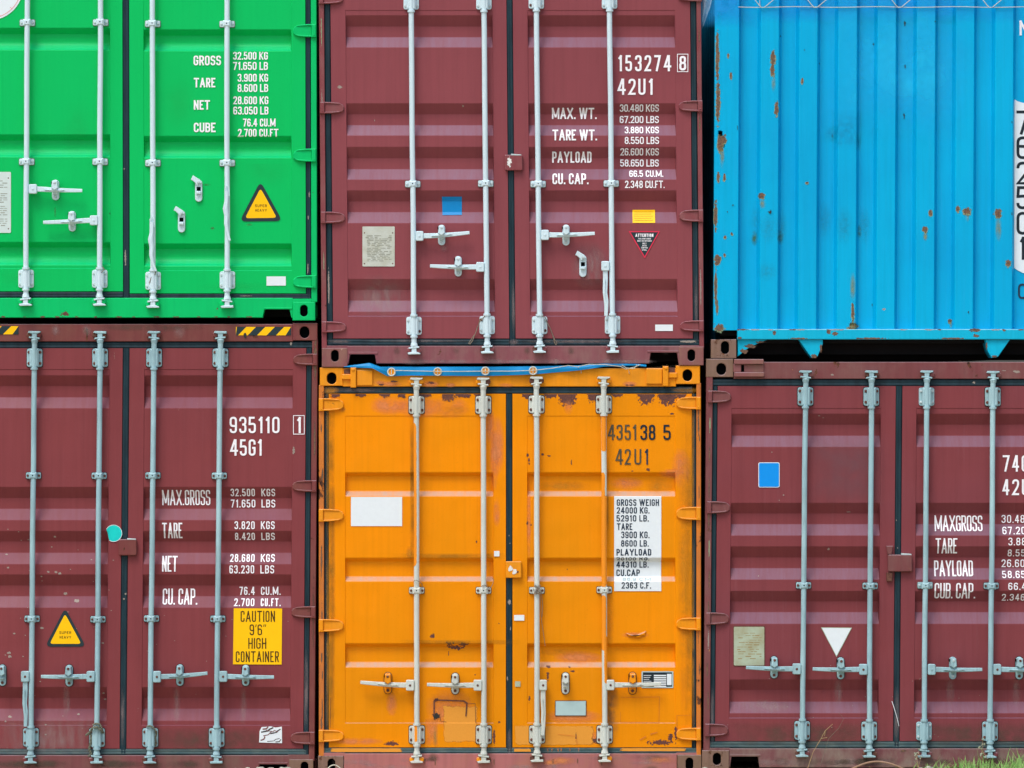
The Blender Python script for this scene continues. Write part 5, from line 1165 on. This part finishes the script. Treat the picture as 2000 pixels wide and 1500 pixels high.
def wire(name, label, cat, pts, r, m, off=0., wob=.4, group=None, n=3, extra=()):
    F = Free(pts[0][0], pts[0][1]); mb = MB(F, [m], False, .06)
    for k, P in enumerate([pts]+list(extra)):
        q = []
        for a, b in zip(P, P[1:]):
            for i in range(n): t = i/n; q.append(tuple(a[j]+(b[j]-a[j])*t for j in range(3)))
        q.append(P[-1]); q = [(x+wob*mnoise.noise(Vector((i*.7, k, 1.))), y+wob*mnoise.noise(Vector((i*.7, k, 5.))), d) for i, (x, y, d) in enumerate(q)]
        mb.tube(q, r, 6)
    return loose(mb, name, label, cat, off, group)
wire('seal_wire', 'twisted seal wire hanging left of the second rod foot of the top maroon container', 'wire', [(957, 609, 20), (948, 616, 21), (938, 627, 21), (932, 640, 12), (928, 652, 8), (922, 660, 7), (917, 668, 7), (915, 671, 7), (918, 672, 8), (923, 665, 8), (926, 656, 8)], .8, 'wire', extra=[[(938, 622, 21), (934, 636, 13), (926, 657, 9)]])
wire('seal_wire', 'looped seal wire hanging right of the third rod foot of the top maroon container', 'wire', [(1047, 610, 19), (1054, 614, 21), (1065, 620, 20), (1068, 628, 10), (1075, 642, 8), (1080, 655, 7), (1083, 668, 7), (1086, 674, 7), (1088, 670, 7), (1084, 664, 8), (1080, 655, 8)], .8, 'wire')
wire('seal_wire', 'thin seal wire coiled on the second rod foot of the green container', 'wire', [(187, 524, 20), (190, 521, 22), (202, 522, 22), (204, 527, 22), (197, 533, 23), (194, 540, 22), (194, 550, 22), (193, 560, 22), (195, 567, 20), (193, 572, 16)], .7, 'wire', extra=[[(195, 534, 23), (196, 548, 22.5), (193, 562, 22)]])
wire('seal_wire', 'thin seal wire coiled on the third rod foot of the green container', 'wire', [(292, 530, 20), (298, 527, 23), (305, 530, 22), (303, 536, 23), (297, 540, 23), (294, 548, 22), (293, 560, 21), (292, 573, 17), (293, 579, 16)], .7, 'wire', extra=[[(296, 541, 23), (292, 552, 22), (292, 568, 19)]])
wire('seal_wire', 'small loop of wire round the first rod guide of the orange container', 'wire', [(808, 1137, 21), (810, 1133, 23), (816, 1134, 23), (822, 1138, 20), (825, 1143, 12), (824, 1150, 8)], .55, 'wire')
wire('seal_wire', 'loop of wire round the second rod guide of the orange container', 'wire', [(941, 1144, 22), (946, 1142, 24), (951, 1146, 22), (957, 1150, 16), (962, 1142, 9), (964, 1133, 8), (962, 1130, 8)], .6, 'wire', extra=[[(940, 1146, 22), (947, 1144, 24), (952, 1142, 22)]])
rnd = random.Random(2)
wire('wire_tangle', 'tangled ball of old wire on the third rod of the orange container', 'wire', [(1049+rnd.uniform(-8, 8), 1151+rnd.uniform(-9, 10), 21+rnd.uniform(-4, 5)) for i in range(46)], .5, 'wire', n=2,
     extra=[[(1055, 1158, 18), (1056, 1185, 12), (1058, 1215, 8), (1061, 1235, 8), (1065, 1262, 8)], [(1057, 1156, 16), (1060, 1180, 10), (1059, 1205, 8)]])
def rope(label, pts, r=1.7, m='rope_d'):
    F = Free(pts[0][0], pts[0][1]); mb = MB(F, [m], False, .06); q = []
    for a, b in zip(pts, pts[1:]):
        for i in range(5): t = i/5; q.append(tuple(a[j]+(b[j]-a[j])*t for j in range(3)))
    q.append(pts[-1])
    for ph in (0, math.pi): mb.tube([(x+r*.55*math.cos(i*1.1+ph), y+r*.3*math.sin(i*1.1+ph), d+r*.5*math.sin(i*1.1+ph)) for i, (x, y, d) in enumerate(q)], r*.7, 6)
    loose(mb, 'rope', label, 'rope')
rope('frayed grey rope tied round the second rod foot of the lower left container', [(182, 1416, 21), (188, 1413, 22), (194, 1414, 22), (198, 1421, 21), (201, 1432, 12), (198, 1426, 21), (190, 1419, 23), (181, 1421, 21), (176, 1429, 14), (170, 1434, 10), (167, 1437, 9), (174, 1431, 12), (178, 1440, 10), (176, 1452, 9), (173, 1464, 8), (177, 1473, 8), (172, 1478, 8)], 2.1)
rope('grey rope knotted round the third rod foot of the lower left container', [(287, 1419, 20), (293, 1417, 22), (299, 1420, 22), (303, 1426, 20), (305, 1434, 12), (302, 1442, 10), (304, 1450, 9), (302, 1458, 8)], 1.6)

# things on the ground
F = Free(1710, 1505)
mb = MB(F, ['hose'], False, .25); mb.tube([(1650+i*5, 1510-21*math.sin(math.pi*min(1, i/26)), 60+3*math.sin(i*.4)) for i in range(27)], 1.9, 10)
loose(mb, 'hose', 'brown hose arching up from the ground in front of the lower right container', 'hose')
F = Free(650, 1510)
mb = MB(F, ['rope_w'], False, .2); mb.tube([(634+i*3, 1508-13*math.sin(math.pi*i/12), 50) for i in range(13)], 1.1, 8)
loose(mb, 'hose', 'short white hose loop below the corner casting of the orange container', 'hose')
def stone(mb, x, y, r, d):
    me = bmesh.new(); bmesh.ops.create_icosphere(me, subdivisions=2, radius=1); sd = Vector((x*.1, y*.1, r)); vs = []
    for v in me.verts:
        k = 1+.45*mnoise.noise(v.co*1.6+sd); vs.append((x+v.co.x*k*r, y-v.co.z*k*r*.6, d+v.co.y*k*r*.8))
    me.verts.index_update(); mb.add(vs, [[v.index for v in f.verts] for f in me.faces]); me.free()
gb = MB(Free(600, 1505), ['stone'], False, .2); rnd = random.Random(5)
for x, y in [(445+i*7+rnd.uniform(-3, 3), 1504) for i in range(19)]+[(1800+i*8, 1505) for i in range(8)]+[(1368, 1503), (1376, 1504)]:
    stone(gb, x, y+rnd.uniform(-3, 3), rnd.uniform(4, 9), 60+rnd.uniform(-14, 14))
loose(gb, 'gravel', 'pale loose stones lying along the foot of the bottom row of containers', 'gravel', 0, None, 'stuff')

def ground_z(X):   # gentle rise to the right so that every container rests on it
    px = 1000+X*S; y = 1522-(px-247)/(1755-247)*21; return (GY-max(1497, min(1524, y)))/S-.004
# grass
me = bpy.data.meshes.new('grass'); vs, fs = [], []; rnd = random.Random(12)
def blade(X, Y, Z, h, w_, lean, az):
    b = len(vs); dx, dy = math.cos(az), math.sin(az); n = 4
    for i in range(n+1):
        t = i/n; ww = w_*(1-t**1.5)*.5; cx, cy = X+lean*dx*t*t, Y+lean*dy*t*t; z = Z+h*t*(1-.15*t*lean/h)
        vs.append((cx-ww*dy-ww*.6, cy+ww*dx, z)); vs.append((cx+ww*dy+ww*.6, cy-ww*dx, z))
    for i in range(n): fs.append([b+2*i, b+2*i+1, b+2*i+3, b+2*i+2])
for i in range(1500):
    u = rnd.random()**.8; px = 1775+u*330; Y = -rnd.uniform(.08, 1.3); X = (px-1000)/S
    dens = .5+.5*mnoise.noise(Vector((X*3.1, Y*3, 0)))
    if rnd.random() > .35+dens: continue
    h = rnd.uniform(.04, .09)*(.6+.6*dens)+(.06 if rnd.random() < .04 else 0)+.05*max(0, (px-1850)/250)
    blade(X, Y, ground_z(X), h, rnd.uniform(.004, .008), rnd.uniform(.01, .08), rnd.uniform(0, 6.28))
for i in range(500):
    X = rnd.uniform(-3.2, 2.6); Y = -rnd.uniform(.3, 1.5); blade(X, Y, ground_z(X), rnd.uniform(.03, .06), .004, rnd.uniform(.01, .04), rnd.uniform(0, 6.28))
me.from_pydata(vs, [], fs)
n = NT('grass_blades'); me.materials.append(n.fin(n.bsdf(n.mix(n.ramp(n.noise(9, 3), .35, .65), lin((92,146,60)), lin((128,160,86))), .6)))
o = bpy.data.objects.new('grass', me); col.objects.link(o); o['kind'] = 'stuff'; o['label'] = 'tufts of green grass growing before the lower right container'; o['category'] = 'grass'
# dry stalks and dead weeds
def stalk(label, segs, r=.6, m='straw', flowers=0):
    F = Free(segs[0][0][0], segs[0][0][1]); mb = MB(F, [m], False, .15)
    for P in segs: mb.tube(P, [r*(1-.5*i/len(P)) for i in range(len(P))], 5)
    rn = random.Random(len(label))
    for k in range(flowers):
        P = segs[rn.randrange(len(segs))]; p = P[rn.randrange(1, len(P))]; x, y = p[0]+rn.uniform(-3, 3), p[1]+rn.uniform(-3, 3)
        mb.bolt(x, y, p[2]+1, rn.uniform(.7, 1.5), 'plate2', 1.2)
    loose(mb, 'dry_weed', label, 'weed')
stalk('long dry straw stalk leaning up across the sill of the lower right container', [[(1574, 1512, 45), (1588, 1470, 42), (1604, 1443, 40), (1612, 1428, 38), (1627, 1415, 36)], [(1604, 1443, 40), (1616, 1441, 38)], [(1612, 1428, 38), (1611, 1438, 38)]], .7)
stalk('faint curved dead stalk against the second door of the lower right container', [[(1600, 1508, 30), (1620, 1444, 24), (1640, 1424, 20), (1650, 1405, 20), (1640, 1394, 18)]], .4, 'rope_d')
stalk('dead weed with pale seed heads at the third rod foot of the lower right container', [[(1795, 1508, 30), (1792, 1482, 30), (1798, 1466, 28)], [(1795, 1500, 30), (1800, 1480, 30), (1793, 1470, 29)], [(1796, 1505, 30), (1790, 1475, 28)]], .5, 'straw', 22)
stalk('dead weed with pale seed heads at the fourth rod foot of the lower right container', [[(1925, 1508, 30), (1918, 1475, 30), (1922, 1455, 28), (1920, 1444, 28)], [(1926, 1506, 30), (1928, 1480, 30), (1916, 1462, 29)]], .5, 'straw', 34)
stalk('white plastic strip caught in the centre gasket of the lower right container', [[(1745, 1372, 8), (1749, 1384, 8), (1752, 1394, 8), (1756, 1408, 8), (1759, 1421, 8)]], .9, 'wpatch')

# ground sheet reaching the horizon
me = bpy.data.meshes.new('ground'); xs = [-5000, -600, -120, -40, -15]+[-8+i*.5 for i in range(33)]+[15, 40, 120, 600, 5000]; ys = [-5000, -600, -120, -40, -16, -10, -6]+[-4+i*.4 for i in range(11)]+[2, 6, 14, 40, 120, 600, 5000]
vs = [(x, y, ground_z(x)+(.012*mnoise.noise(Vector((x*1.3, y*1.3, 0))) if abs(x) < 9 and -5 < y < -.3 else 0)) for y in ys for x in xs]; nx = len(xs)
me.from_pydata(vs, [], [[j*nx+i, j*nx+i+1, (j+1)*nx+i+1, (j+1)*nx+i] for j in range(len(ys)-1) for i in range(nx-1)])
n = NT('gravelly_ground'); a = n.noise(1.2, 6); b = n.noise(60, 5)
me.materials.append(n.fin(n.bsdf(n.mix(n.ramp(a, .45, .6), n.mix(n.ramp(b, .4, .6), lin((166,150,126)), lin((190,172,144))), lin((146,140,100))), .95, b, .6, .02)))
o = bpy.data.objects.new('ground', me); col.objects.link(o); o['kind'] = 'structure'
